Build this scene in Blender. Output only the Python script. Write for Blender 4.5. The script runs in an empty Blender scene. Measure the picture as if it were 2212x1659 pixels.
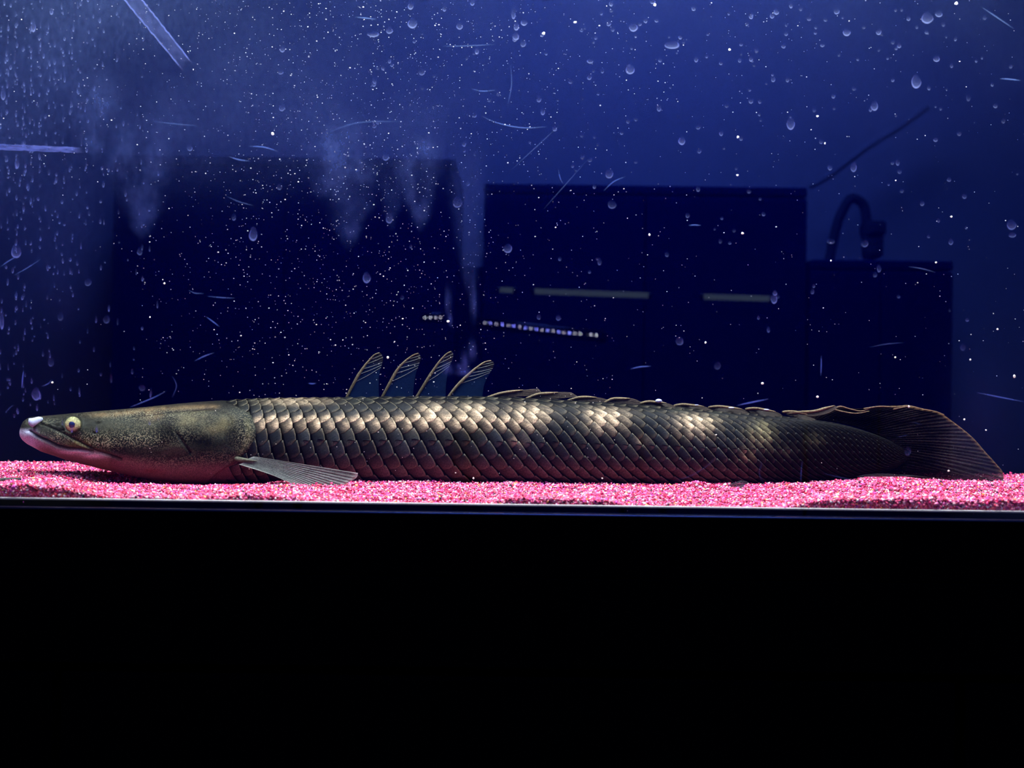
import bpy, math, random
import numpy as np
from mathutils import Vector, Matrix

random.seed(7)
rng = np.random.default_rng(11)
C = bpy.context.scene.collection
scn = bpy.context.scene

# ------------------------------------------------------------------ camera
F = 2400.0            # focal length in pixels of a 2212 x 1659 frame
ROLL = math.radians(0.76)
CZ = 1.15             # camera height above the room floor
SA, CA = math.sin(ROLL), math.cos(ROLL)

cam = bpy.data.cameras.new('camera')
cam.sensor_width = 36.0
cam.lens = 36.0 * F / 2212.0
cam.clip_start = 0.02
cam.dof.use_dof = True
cam.dof.focus_distance = 0.675
cam.dof.aperture_fstop = 11.0
cam_o = bpy.data.objects.new('camera', cam)
C.objects.link(cam_o)
cam_o.matrix_world = Matrix(((CA, -SA, 0, 0), (0, 0, -1, 0), (SA, CA, 0, CZ), (0, 0, 0, 1)))
scn.camera = cam_o

# ------------------------------------------------------------------ world, lights, exposure
w = bpy.data.worlds.new('world')
scn.world = w
w.use_nodes = True
w.node_tree.nodes['Background'].inputs[0].default_value = (0.002, 0.003, 0.012, 1)
w.node_tree.nodes['Background'].inputs[1].default_value = 0.2
scn.view_settings.view_transform = 'Standard'
scn.view_settings.look = 'None'
scn.view_settings.exposure = 0.0
scn.view_settings.gamma = 1.0
scn.view_settings.use_curve_mapping = False
scn.cycles.transparent_max_bounces = 32
scn.cycles.max_bounces = 8


def area(name, loc, sx, sy, power, col, rot=(0, 0, 0), spread=180):
    l = bpy.data.lights.new(name, 'AREA')
    l.shape = 'RECTANGLE'
    l.size, l.size_y = sx, sy
    l.energy = power
    l.color = col
    l.spread = math.radians(spread)
    o = bpy.data.objects.new(name, l)
    o.location = loc
    o.rotation_euler = rot
    C.objects.link(o)
    return o


# the tank's own LED lamp over the water (its housing is built further down)
TANK_LAMP = (-0.03, 0.612, CZ + 0.40)
area('tank_lamp_light', TANK_LAMP, 1.0, 0.07, 13.5, (0.86, 0.92, 1.0))
# added blue fill lamp; lights the rear wall that the glass mirrors
FILL_LAMP = (0.22, -1.02, 2.62)
area('added_fill_light', FILL_LAMP, 1.1, 0.30, 74.0, (0.065, 0.150, 1.0))


# ------------------------------------------------------------------ helpers
def P(px, py, Y):
    """the point of the vertical plane at distance Y that the photograph shows at (px, py)"""
    u, v = px - 1106.0, 829.5 - py
    return Vector(((u * CA - v * SA) * Y / F, Y, CZ + (u * SA + v * CA) * Y / F))


def Pn(px, py, Y):
    u, v = np.asarray(px, float) - 1106.0, 829.5 - np.asarray(py, float)
    Y = np.asarray(Y, float) + 0 * u
    return np.stack([(u * CA - v * SA) * Y / F, Y, CZ + (u * SA + v * CA) * Y / F], -1)


def proj(p):
    x, y, z = p[..., 0], p[..., 1], p[..., 2] - CZ
    return 1106.0 + (x * CA + z * SA) * F / y, 829.5 - (-x * SA + z * CA) * F / y


def lin(r, g, b):
    f = lambda c: (c / 255 / 12.92) if c / 255 <= 0.04045 else ((c / 255 + 0.055) / 1.055) ** 2.4
    return np.array([f(r), f(g), f(b)])


def sstep(a, b, x):
    t = np.clip((x - a) / (b - a), 0, 1)
    return t * t * (3 - 2 * t)


_perm = np.random.default_rng(3).random((256, 256))


def vnoise(x, y):
    xi, yi = np.floor(x).astype(int), np.floor(y).astype(int)
    fx, fy = x - xi, y - yi
    fx, fy = fx * fx * (3 - 2 * fx), fy * fy * (3 - 2 * fy)
    g = lambda a, b: _perm[a & 255, b & 255]
    return (g(xi, yi) * (1 - fx) + g(xi + 1, yi) * fx) * (1 - fy) + (g(xi, yi + 1) * (1 - fx) + g(xi + 1, yi + 1) * fx) * fy


def fbm(x, y, n=4):
    s, a, t = 0.0, 1.0, 0.0
    for i in range(n):
        s = s + a * vnoise(x * 2 ** i + 17.3 * i, y * 2 ** i + 5.1 * i)
        t += a
        a *= 0.5
    return s / t


def pl_dist(px, py, pts):
    """distance of points to a polyline"""
    best = np.full(np.shape(px), 1e9)
    for (ax, ay), (bx, by) in zip(pts[:-1], pts[1:]):
        dx, dy = bx - ax, by - ay
        t = np.clip(((px - ax) * dx + (py - ay) * dy) / (dx * dx + dy * dy + 1e-9), 0, 1)
        best = np.minimum(best, np.hypot(px - ax - t * dx, py - ay - t * dy))
    return best


def tag(o, label=None, cat=None, group=None, kind=None):
    if label: o['label'] = label
    if cat: o['category'] = cat
    if group: o['group'] = group
    if kind: o['kind'] = kind
    return o


def empty(name, loc):
    o = bpy.data.objects.new(name, None)
    o.empty_display_size = 0.02
    o.location = loc
    C.objects.link(o)
    return o


def world_off(parent):
    off = Vector((0, 0, 0))
    while parent is not None:
        off += parent.location
        parent = parent.parent
    return off


def obj(name, V, Fc, mat, parent=None, smooth=True, col=None, attrs=None, origin=None):
    """one mesh object; V in world coordinates"""
    V = np.asarray(V, float).reshape(-1, 3)
    if origin is None:
        origin = V.mean(0)
    origin = np.asarray(origin, float)
    me = bpy.data.meshes.new(name)
    if isinstance(Fc, np.ndarray):
        n, k = Fc.shape
        me.vertices.add(len(V))
        me.vertices.foreach_set('co', (V - origin).ravel())
        me.loops.add(n * k)
        me.loops.foreach_set('vertex_index', Fc.ravel().astype(np.int32))
        me.polygons.add(n)
        me.polygons.foreach_set('loop_start', np.arange(0, n * k, k, dtype=np.int32))
        me.update(calc_edges=True)
        me.validate()
    else:
        me.from_pydata([tuple(v) for v in V - origin], [], Fc)
        me.update()
    if smooth:
        me.polygons.foreach_set('use_smooth', np.ones(len(me.polygons), bool))
    if col is not None:
        a = me.attributes.new('col', 'FLOAT_COLOR', 'POINT')
        c = np.ones((len(V), 4))
        c[:, :np.shape(col)[1]] = col
        a.data.foreach_set('color', c.ravel())
    for k_, arr in (attrs or {}).items():
        a = me.attributes.new(k_, 'FLOAT', 'POINT')
        a.data.foreach_set('value', np.asarray(arr, float).ravel())
    for m in (mat if isinstance(mat, (list, tuple)) else [mat]):
        me.materials.append(m)
    o = bpy.data.objects.new(name, me)
    C.objects.link(o)
    if parent is not None:
        o.parent = parent
    o.location = Vector(origin) - world_off(parent)
    return o


def grid_faces(n, m, close=False):
    i = np.arange(n - 1)[:, None]
    j = np.arange(m if close else m - 1)[None, :]
    j2 = (j + 1) % m
    return np.stack([i * m + j, i * m + j2, (i + 1) * m + j2, (i + 1) * m + j], -1).reshape(-1, 4)


def sheet(name, G, mat, parent, thick, col=None, attrs=None, smooth=True, normal=(0, 1, 0)):
    """closed thin solid from an (n, m, 3) grid; its back lies THICK along normal"""
    n, m = G.shape[:2]
    G = G.reshape(-1, 3)
    t = np.broadcast_to(np.asarray(thick, float).reshape(-1, 1), (n * m, 1))
    V = np.concatenate([G, G + t * np.asarray(normal, float)])
    f = grid_faces(n, m)
    N = n * m
    edge = [k for k in range(m)] + [i * m + m - 1 for i in range(1, n)] + [(n - 1) * m + k for k in range(m - 2, -1, -1)] + [i * m for i in range(n - 2, 0, -1)]
    e = np.array(edge)
    e2 = np.roll(e, -1)
    rim = np.stack([e, e2, e2 + N, e + N], -1)
    Fc = np.concatenate([f[:, ::-1], f + N, rim])
    if col is not None: col = np.concatenate([col, col])
    if attrs: attrs = {k: np.concatenate([np.ravel(a), np.ravel(a)]) for k, a in attrs.items()}
    return obj(name, V, Fc, mat, parent, smooth, col, attrs)


def tube(name, pts, rad, mat, parent=None, sides=8, col=None, attrs=None):
    pts = np.asarray(pts, float)
    n = len(pts)
    rad = np.broadcast_to(np.asarray(rad, float), (n,))
    T = np.gradient(pts, axis=0)
    T /= np.linalg.norm(T, axis=1, keepdims=True) + 1e-12
    ref = np.array([0.0, 1.0, 0.02])
    A = np.cross(T, ref)
    A /= np.linalg.norm(A, axis=1, keepdims=True) + 1e-12
    B = np.cross(T, A)
    th = np.arange(sides) * 2 * math.pi / sides
    V = pts[:, None] + rad[:, None, None] * (np.cos(th)[None, :, None] * A[:, None] + np.sin(th)[None, :, None] * B[:, None])
    Fc = [tuple(int(q) for q in f) for f in grid_faces(n, sides, True)]
    Fc += [tuple(range(sides))[::-1], tuple(range((n - 1) * sides, n * sides))]
    if col is not None:
        col = np.repeat(np.broadcast_to(np.asarray(col, float), (n, 3)), sides, axis=0)
    if attrs: attrs = {k: np.repeat(np.broadcast_to(np.asarray(a, float), (n,)), sides) for k, a in attrs.items()}
    return obj(name, V.reshape(-1, 3), Fc, mat, parent, True, col, attrs)


def box(name, lo, hi, mat, parent=None, bevel=0.0):
    (x0, y0, z0), (x1, y1, z1) = lo, hi
    b = min(bevel, (x1 - x0) / 3, (y1 - y0) / 3, (z1 - z0) / 3)
    if b <= 0:
        V = [(x, y, z) for x in (x0, x1) for y in (y0, y1) for z in (z0, z1)]
        Fc = [(0, 1, 3, 2), (4, 6, 7, 5), (0, 4, 5, 1), (2, 3, 7, 6), (0, 2, 6, 4), (1, 5, 7, 3)]
        return obj(name, V, Fc, mat, parent, False)
    import bmesh
    bm = bmesh.new()
    bmesh.ops.create_cube(bm, size=1.0)
    c = np.array([(x0 + x1) / 2, (y0 + y1) / 2, (z0 + z1) / 2])
    d = np.array([x1 - x0, y1 - y0, z1 - z0])
    for v in bm.verts:
        v.co = Vector(np.array(v.co) * d)
    bmesh.ops.bevel(bm, geom=list(bm.edges), offset=b, segments=2, affect='EDGES', profile=0.5)
    me = bpy.data.meshes.new(name)
    bm.to_mesh(me)
    bm.free()
    me.materials.append(mat)
    o = bpy.data.objects.new(name, me)
    C.objects.link(o)
    if parent is not None: o.parent = parent
    o.location = Vector(c) - world_off(parent)
    return o


def catmull(pts, n):
    p = np.asarray(pts, float)
    d = np.concatenate([[0], np.cumsum(np.linalg.norm(np.diff(p, axis=0), axis=1))])
    t = np.linspace(0, d[-1], n)
    m = np.gradient(p, d, axis=0)
    k = np.clip(np.searchsorted(d, t, side='right') - 1, 0, len(p) - 2)
    h = (d[k + 1] - d[k])[:, None]
    s = ((t - d[k])[:, None]) / h
    return ((2 * s ** 3 - 3 * s ** 2 + 1) * p[k] + (s ** 3 - 2 * s ** 2 + s) * h * m[k] + (-2 * s ** 3 + 3 * s ** 2) * p[k + 1] + (s ** 3 - s ** 2) * h * m[k + 1])


# ------------------------------------------------------------------ materials
def nt(name):
    m = bpy.data.materials.new(name)
    m.use_nodes = True
    t = m.node_tree
    t.nodes.clear()
    out = t.nodes.new('ShaderNodeOutputMaterial')
    return m, t, out


def N(t, typ, **kw):
    n = t.nodes.new('ShaderNode' + typ)
    for k, v in kw.items():
        if k.startswith('i_'):
            n.inputs[k[2:].replace('_', ' ')].default_value = v
        else:
            setattr(n, k, v)
    return n


def principled(name, colour, rough=0.5, spec=0.4, noise=None, bump=None, metal=0.0):
    m, t, out = nt(name)
    b = N(t, 'BsdfPrincipled')
    b.inputs['Base Color'].default_value = (*colour, 1)
    b.inputs['Roughness'].default_value = rough
    b.inputs['Specular IOR Level'].default_value = spec
    b.inputs['Metallic'].default_value = metal
    tc = N(t, 'TexCoord')
    if noise:
        sc, c2 = noise
        nz = N(t, 'TexNoise', i_Scale=sc, i_Detail=4.0)
        t.links.new(tc.outputs['Object'], nz.inputs['Vector'])
        mx = N(t, 'Mix', data_type='RGBA')
        mx.inputs['A'].default_value = (*colour, 1)
        mx.inputs['B'].default_value = (*c2, 1)
        t.links.new(nz.outputs['Fac'], mx.inputs['Factor'])
        t.links.new(mx.outputs['Result'], b.inputs['Base Color'])
    if bump:
        sc, st = bump
        nz = N(t, 'TexNoise', i_Scale=sc, i_Detail=3.0)
        t.links.new(tc.outputs['Object'], nz.inputs['Vector'])
        bp = N(t, 'Bump', i_Strength=st, i_Distance=0.001)
        t.links.new(nz.outputs['Fac'], bp.inputs['Height'])
        t.links.new(bp.outputs['Normal'], b.inputs['Normal'])
    t.links.new(b.outputs[0], out.inputs[0])
    return m


def emission(name, colour, strength):
    m, t, out = nt(name)
    e = N(t, 'Emission')
    e.inputs[0].default_value = (*colour, 1)
    e.inputs[1].default_value = strength
    t.links.new(e.outputs[0], out.inputs[0])
    return m


def skin_mat(name, verm_scale, speck_scale, rough=0.5, spec=0.05, verm=True):
    """animal skin: pigment from the mesh's own colour attribute, pale worm-like markings and fine speckle from noise"""
    m, t, out = nt(name)
    b = N(t, 'BsdfPrincipled')
    b.inputs['Roughness'].default_value = rough
    b.inputs['Specular IOR Level'].default_value = spec
    a = N(t, 'Attribute', attribute_name='col')
    tc = N(t, 'TexCoord')
    sp = N(t, 'TexNoise', i_Scale=speck_scale, i_Detail=3.0, i_Roughness=0.7)
    t.links.new(tc.outputs['Object'], sp.inputs['Vector'])
    mr = N(t, 'MapRange')
    mr.inputs['From Min'].default_value, mr.inputs['From Max'].default_value = 0.3, 0.7
    mr.inputs['To Min'].default_value, mr.inputs['To Max'].default_value = 0.35, 1.65
    t.links.new(sp.outputs['Fac'], mr.inputs['Value'])
    mul = N(t, 'VectorMath', operation='SCALE')
    t.links.new(a.outputs['Color'], mul.inputs[0])
    t.links.new(mr.outputs['Result'], mul.inputs['Scale'])
    colour = mul.outputs[0]
    if verm:
        va = N(t, 'Attribute', attribute_name='verm')
        nz = N(t, 'TexNoise', i_Scale=verm_scale, i_Detail=0.3, i_Distortion=0.35)
        t.links.new(tc.outputs['Object'], nz.inputs['Vector'])
        m2 = N(t, 'MapRange')
        m2.inputs['From Min'].default_value, m2.inputs['From Max'].default_value = 0.525, 0.585
        m2.inputs['To Min'].default_value, m2.inputs['To Max'].default_value = 0.0, 1.0
        t.links.new(nz.outputs['Fac'], m2.inputs['Value'])
        k = N(t, 'Math', operation='MULTIPLY')
        t.links.new(m2.outputs['Result'], k.inputs[0])
        t.links.new(va.outputs['Fac'], k.inputs[1])
        mx = N(t, 'Mix', data_type='RGBA')
        mx.inputs['B'].default_value = (0.21, 0.195, 0.125, 1)
        t.links.new(k.outputs[0], mx.inputs['Factor'])
        t.links.new(colour, mx.inputs['A'])
        colour = mx.outputs['Result']
    t.links.new(colour, b.inputs['Base Color'])
    bp = N(t, 'Bump', i_Strength=0.35, i_Distance=0.0004)
    t.links.new(sp.outputs['Fac'], bp.inputs['Height'])
    t.links.new(bp.outputs['Normal'], b.inputs['Normal'])
    t.links.new(b.outputs[0], out.inputs[0])
    return m


def film_mat(name, colour, trans=0.6, noise=None, streak=1.0, attr='alpha'):
    """thin scattering residue or fin skin: opacity from the mesh's attribute, broken up by noise; lets light through"""
    m, t, out = nt(name)
    a = N(t, 'Attribute', attribute_name=attr)
    fac = a.outputs['Fac']
    if noise:
        tc = N(t, 'TexCoord')
        mp = N(t, 'Mapping')
        mp.inputs['Scale'].default_value = (1, 1, streak)
        t.links.new(tc.outputs['Object'], mp.inputs['Vector'])
        nz = N(t, 'TexNoise', i_Scale=noise, i_Detail=5.0, i_Roughness=0.75)
        t.links.new(mp.outputs[0], nz.inputs['Vector'])
        mr = N(t, 'MapRange')
        mr.inputs['From Min'].default_value, mr.inputs['From Max'].default_value = 0.35, 0.7
        mr.inputs['To Min'].default_value, mr.inputs['To Max'].default_value = 0.65, 1.4
        t.links.new(nz.outputs['Fac'], mr.inputs['Value'])
        k = N(t, 'Math', operation='MULTIPLY')
        k.use_clamp = True
        t.links.new(fac, k.inputs[0])
        t.links.new(mr.outputs['Result'], k.inputs[1])
        fac = k.outputs[0]
    if isinstance(colour, str):
        ca = N(t, 'Attribute', attribute_name=colour)
        cs = ca.outputs['Color']
    else:
        rgb = N(t, 'RGB')
        rgb.outputs[0].default_value = (*colour, 1)
        cs = rgb.outputs[0]
    d, tr, tp = N(t, 'BsdfDiffuse'), N(t, 'BsdfTranslucent'), N(t, 'BsdfTransparent')
    t.links.new(cs, d.inputs['Color'])
    t.links.new(cs, tr.inputs['Color'])
    mx = N(t, 'MixShader')
    mx.inputs[0].default_value = trans
    t.links.new(d.outputs[0], mx.inputs[1])
    t.links.new(tr.outputs[0], mx.inputs[2])
    mx2 = N(t, 'MixShader')
    t.links.new(fac, mx2.inputs[0])
    t.links.new(tp.outputs[0], mx2.inputs[1])
    t.links.new(mx.outputs[0], mx2.inputs[2])
    t.links.new(mx2.outputs[0], out.inputs[0])
    return m


def glass_mat(name, refl):
    m, t, out = nt(name)
    tp, gl, fr = N(t, 'BsdfTransparent'), N(t, 'BsdfGlossy'), N(t, 'Fresnel')
    tp.inputs[0].default_value = (0.97, 0.985, 0.98, 1)
    gl.inputs['Roughness'].default_value = 0.0
    fr.inputs['IOR'].default_value = 1.5
    k = N(t, 'Math', operation='MULTIPLY')
    k.use_clamp = True
    k.inputs[1].default_value = refl
    t.links.new(fr.outputs[0], k.inputs[0])
    mx = N(t, 'MixShader')
    t.links.new(k.outputs[0], mx.inputs[0])
    t.links.new(tp.outputs[0], mx.inputs[1])
    t.links.new(gl.outputs[0], mx.inputs[2])
    t.links.new(mx.outputs[0], out.inputs[0])
    return m


M = {}
M['glass_front'] = glass_mat('glass_outer_face', 2.0)
M['glass_clear'] = glass_mat('glass_inner_face', 0.15)
M['film'] = film_mat('limescale', (0.29, 0.42, 0.68), 0.65, noise=420.0, streak=0.6)
M['mark'] = film_mat('dried_water', (0.60, 0.70, 0.98), 0.65)
M['scratch'] = film_mat('scratch', (0.46, 0.68, 1.0), 0.65)
M['navy'] = principled('navy_backing', (0.00002, 0.00006, 0.0070), 1.0, 0.0, noise=(9, (0.00001, 0.00003, 0.0050)))
M['black_plastic'] = principled('black_plastic', (0.004, 0.004, 0.006), 0.28, 0.5)
M['matte_black'] = principled('black_board', (0.0005, 0.0005, 0.0005), 0.95, 0.0, noise=(30, (0.0003, 0.0003, 0.0003)))
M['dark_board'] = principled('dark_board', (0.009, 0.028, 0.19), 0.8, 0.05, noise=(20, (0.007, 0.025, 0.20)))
M['silicone'] = principled('grey_silicone', (0.55, 0.50, 0.50), 0.5, 0.3, noise=(90, (0.20, 0.18, 0.18)))
M['skin'] = skin_mat('fish_skin', 1350.0, 1500.0)
M['scale'] = skin_mat('ganoid_scale', 620.0, 1300.0, 0.5, 0.06, verm=False)
M['fin'] = film_mat('fin_membrane', 'col', 0.45, noise=1400.0)
M['spine'] = skin_mat('fin_spine', 620.0, 1500.0, 0.5, 0.06, verm=False)


# ------------------------------------------------------------------ the room
def structure(o):
    o['kind'] = 'structure'
    return o


wall_paint = principled('wall_paint', (0.62, 0.63, 0.66), 0.9, 0.1, noise=(3, (0.52, 0.53, 0.57)))
dark_floor = principled('dark_floor', (0.05, 0.045, 0.045), 0.7, 0.2, noise=(6, (0.035, 0.03, 0.03)))
RX0, RX1, RY0, RY1, RZ1 = -2.1, 2.0, -1.62, 1.25, 2.75
structure(box('floor', (RX0, RY0, -0.08), (RX1, RY1, 0.0), dark_floor))
structure(box('ceiling', (RX0, RY0, RZ1), (RX1, RY1, RZ1 + 0.08), dark_floor))
structure(box('wall_rear', (RX0, RY0 - 0.08, 0), (RX1, RY0, RZ1), wall_paint))
structure(box('wall_front', (RX0, RY1, 0), (RX1, RY1 + 0.08, RZ1), dark_floor))
structure(box('wall_left', (RX0 - 0.08, RY0, 0), (RX0, RY1, RZ1), dark_floor))
structure(box('wall_right', (RX1, RY0, 0), (RX1 + 0.08, RY1, RZ1), dark_floor))

GY = 0.552                       # outer face of the front glass


def refl(px, py, y):
    """the point at depth y behind the photographer whose mirror image in the front glass the photograph shows at (px, py)"""
    p = P(px, py, 2 * GY - y)
    return Vector((p.x, y, p.z))


# added blue fill panel (emits with the area light above it)
cp = empty('added_fill_panel', FILL_LAMP)
box('housing', (FILL_LAMP[0] - 0.60, FILL_LAMP[1] - 0.2, 2.64), (FILL_LAMP[0] + 0.60, FILL_LAMP[1] + 0.2, 2.75), M['black_plastic'], cp, 0.01)
box('diffuser', (FILL_LAMP[0] - 0.56, FILL_LAMP[1] - 0.17, 2.63), (FILL_LAMP[0] + 0.56, FILL_LAMP[1] + 0.17, 2.642), emission('blue_fill_glow', (0.17, 0.2, 1), 3.0), cp)
tag(cp, 'added blue fill panel under the ceiling, unseen behind the photographer', 'ceiling light')


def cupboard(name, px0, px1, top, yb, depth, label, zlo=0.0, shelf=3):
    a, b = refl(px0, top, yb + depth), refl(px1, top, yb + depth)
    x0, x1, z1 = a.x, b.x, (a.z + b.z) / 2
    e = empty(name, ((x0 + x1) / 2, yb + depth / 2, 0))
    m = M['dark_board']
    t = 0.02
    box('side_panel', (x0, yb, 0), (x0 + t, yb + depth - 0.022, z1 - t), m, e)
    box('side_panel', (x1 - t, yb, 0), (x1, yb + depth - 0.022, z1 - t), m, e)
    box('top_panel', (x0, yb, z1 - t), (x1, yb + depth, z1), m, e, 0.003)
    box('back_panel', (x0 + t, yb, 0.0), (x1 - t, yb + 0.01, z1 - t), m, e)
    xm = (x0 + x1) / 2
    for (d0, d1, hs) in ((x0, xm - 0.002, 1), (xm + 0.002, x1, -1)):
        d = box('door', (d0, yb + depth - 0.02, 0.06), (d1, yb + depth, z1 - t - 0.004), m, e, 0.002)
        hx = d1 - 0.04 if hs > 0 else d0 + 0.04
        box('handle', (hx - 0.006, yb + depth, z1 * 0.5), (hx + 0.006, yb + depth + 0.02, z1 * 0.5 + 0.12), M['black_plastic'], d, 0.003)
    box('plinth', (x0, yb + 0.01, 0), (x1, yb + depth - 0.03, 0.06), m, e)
    tag(e, label, 'cabinet')
    return e


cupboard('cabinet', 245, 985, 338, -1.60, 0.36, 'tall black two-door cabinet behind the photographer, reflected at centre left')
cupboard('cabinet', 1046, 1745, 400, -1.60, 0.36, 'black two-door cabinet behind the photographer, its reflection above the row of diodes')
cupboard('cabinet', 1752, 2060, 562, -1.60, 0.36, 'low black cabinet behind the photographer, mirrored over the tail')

cupboard('cabinet', 986, 1044, 575, -1.60, 0.30, 'narrow black filler cabinet added to darken the gap between two larger ones behind the photographer')  # added filler, keeps the lower part of the gap dark
grey_cable = principled('grey_cable', (0.32, 0.33, 0.36), 0.8, 0.1, noise=(40, (0.24, 0.25, 0.28)))
black_cloth = principled('dark_cloth', (0.10, 0.11, 0.14), 0.9, 0.05, noise=(40, (0.06, 0.065, 0.08)))
ca = np.array([refl(x, y, -1.54) for x, y in ((1750, 405), (1790, 382), (1830, 352), (1880, 315), (1940, 278), (2005, 232))])
tag(tube('wall_cable', catmull(ca, 40), 0.006, grey_cable), 'grey cable slanting across the wall behind the photographer', 'cable')
ca = np.array([refl(x, y, -1.52) for x, y in ((1790, 570), (1800, 520), (1818, 460), (1842, 428), (1862, 438), (1872, 480), (1878, 545))])
tag(tube('strap', catmull(ca, 40), 0.012, black_cloth), 'black strap looped over the wall behind the photographer', 'strap')
a, b = refl(1866, 560, -1.53), refl(1904, 480, -1.53)
bag = empty('hanging_pouch', ((a.x + b.x) / 2, -1.53, a.z))
box('pouch_body', (a.x, -1.56, a.z), (b.x, -1.50, b.z - 0.02), black_cloth, bag, 0.012)
box('flap', (a.x - 0.003, -1.562, b.z - 0.035), (b.x + 0.003, -1.495, b.z), black_cloth, bag, 0.008)
tag(bag, 'black pouch hanging beside the looped strap, reflected in the glass', 'pouch')

# row of diodes reflected in the middle of the glass
YL = -0.95
bar = empty('diode_bar', refl(1170, 720, YL))
p0, p1 = refl(1030, 697, YL - 0.012), refl(1310, 729, YL - 0.012)
tube('bar_housing', [p0, p0.lerp(p1, 0.5), p1], 0.012, M['black_plastic'], bar, 12)
led_w = emission('white_diode', (0.75, 0.80, 0.85), 14.0)
led_b = emission('blue_diode', (0.20, 0.24, 1.0), 34.0)
led_p = emission('pale_diode', (0.75, 0.9, 0.85), 20.0)
led_x = [1047, 1059, 1072, 1085, 1098, 1110, 1123, 1135, 1147, 1159, 1171, 1183, 1195, 1207, 1218, 1230, 1242, 1254, 1277, 1289]
led_y = [697, 698, 700, 701, 703, 704, 706, 708, 709, 711, 713, 714, 715, 717, 718, 719, 720, 721, 723, 724]


def disc(name, c, r, mat, parent, y):
    n = 20
    th = np.arange(n) * 2 * math.pi / n
    V = [(c.x + r * math.cos(a), y, c.z + r * math.sin(a)) for a in th]
    V += [(c.x + r * 0.9 * math.cos(a), y + 0.003, c.z + r * 0.9 * math.sin(a)) for a in th]
    Fc = [tuple(range(n, 2 * n))[::-1], tuple(range(n))] + [(i, (i + 1) % n, n + (i + 1) % n, n + i)[::-1] for i in range(n)]
    return obj(name, V, Fc, mat, parent, False)


for i, (x, y) in enumerate(zip(led_x, led_y)):
    mt = led_p if i >= 17 else (led_b if i % 2 else led_w)
    disc('diode', refl(x, y, YL), 0.0018, mt, bar, YL)
tag(bar, 'slanting row of white and blue diodes mirrored in the glass above the fish', 'LED bar')
bar2 = empty('diode_cluster', refl(935, 686, YL))
p0, p1 = refl(908, 686, YL - 0.012), refl(960, 687, YL - 0.012)
tube('bar_housing', [p0, p0.lerp(p1, 0.5), p1], 0.011, M['black_plastic'], bar2, 12)
for x in (918, 930, 941, 951):
    disc('diode', refl(x, 686, YL), 0.0018, led_p if x < 935 else led_w, bar2, YL)
tag(bar2, 'short row of four white diodes mirrored above the upright finlets', 'LED bar')
tube_dim = emission('dim_tube', (0.34, 0.48, 0.66), 0.85)
for x0, y0, x1, y1, lab in ((1155, 629, 1400, 638, 'long pale tube lamp mirrored above the row of diodes'),
                            (1520, 641, 1662, 645, 'pale tube lamp mirrored near the figure-eight water mark'),
                            (1080, 626, 1108, 627, 'short stub of tube lamp mirrored left of the long one')):
    Yt = -1.1
    p0, p1 = refl(x0, y0, Yt), refl(x1, y1, Yt)
    e = empty('tube_lamp', p0.lerp(p1, 0.5))
    tube('tube', [p0, p0.lerp(p1, 0.5), p1], 0.0055, tube_dim, e, 10)
    d = (p1 - p0).normalized() * 0.008
    tube('end_cap', [p0 - d, p0 - d * 0.5, p0], 0.0065, M['black_plastic'], e, 10)
    tube('end_cap', [p1, p1 + d * 0.5, p1 + d], 0.0065, M['black_plastic'], e, 10)
    tag(e, lab, 'tube lamp')

# ------------------------------------------------------------------ the aquarium
TX0, TX1 = -0.66, 0.66
TY0, TY1 = GY, 0.806
Z0 = CZ - 0.0612                 # level of the bottom edge of the clear glass
ZT = CZ + 0.36
tank = empty('aquarium', (0, (TY0 + TY1) / 2, Z0 - 0.03))
tag(tank, 'glass aquarium with navy backing and a front pane covered in dried water marks', 'aquarium')

# front pane: outer face reflects, everything else clear
V = [(x, y, z) for x in (TX0, TX1) for y in (GY, GY + 0.008) for z in (Z0 - 0.03, ZT)]
Fc = [(0, 4, 5, 1), (0, 1, 3, 2), (4, 6, 7, 5), (2, 3, 7, 6), (0, 2, 6, 4), (1, 5, 7, 3)]
pane = obj('front_glass', V, Fc, [M['glass_front'], M['glass_clear']], tank, False)
for i, p in enumerate(pane.data.polygons):
    p.material_index = 0 if i == 0 else 1
box('back_panel', (TX0, TY1, Z0 - 0.03), (TX1, TY1 + 0.008, ZT), M['navy'], tank)
box('side_glass', (TX0 - 0.008, GY, Z0 - 0.03), (TX0, TY1 + 0.008, ZT), M['glass_clear'], tank)
box('side_glass', (TX1, GY, Z0 - 0.03), (TX1 + 0.008, TY1 + 0.008, ZT), M['glass_clear'], tank)
box('base_glass', (TX0, GY + 0.008, Z0 - 0.03), (TX1, TY1, Z0 - 0.022), M['black_plastic'], tank)
# lower rim: black plastic strip on the outside, with a grey bead of silicone on its top edge
tube('silicone_bead', [(TX0, GY + 0.0086, Z0 + 0.0002), (-0.2, GY + 0.0086, Z0 + 0.0001), (0.2, GY + 0.0086, Z0), (TX1, GY + 0.0086, Z0 + 0.0002)], 0.0007, M['silicone'], tank, 10)
box('inner_seal', (TX0, GY + 0.0081, Z0 - 0.022), (TX1, GY + 0.0091, Z0 - 0.0004), M['matte_black'], tank)
box('lower_rim', (TX0 - 0.012, GY - 0.005, Z0 - 0.034), (TX1 + 0.012, GY - 0.0002, Z0 - 0.0028), M['matte_black'], tank, 0.0007)
box('rim_edge', (TX0 - 0.012, GY - 0.0052, Z0 - 0.0036), (TX1 + 0.012, GY - 0.0003, Z0 - 0.0026), M['black_plastic'], tank, 0.0003)
box('upper_rim', (TX0 - 0.012, GY - 0.005, ZT - 0.02), (TX1 + 0.012, GY - 0.0002, ZT + 0.006), M['black_plastic'], tank, 0.001)

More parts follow.
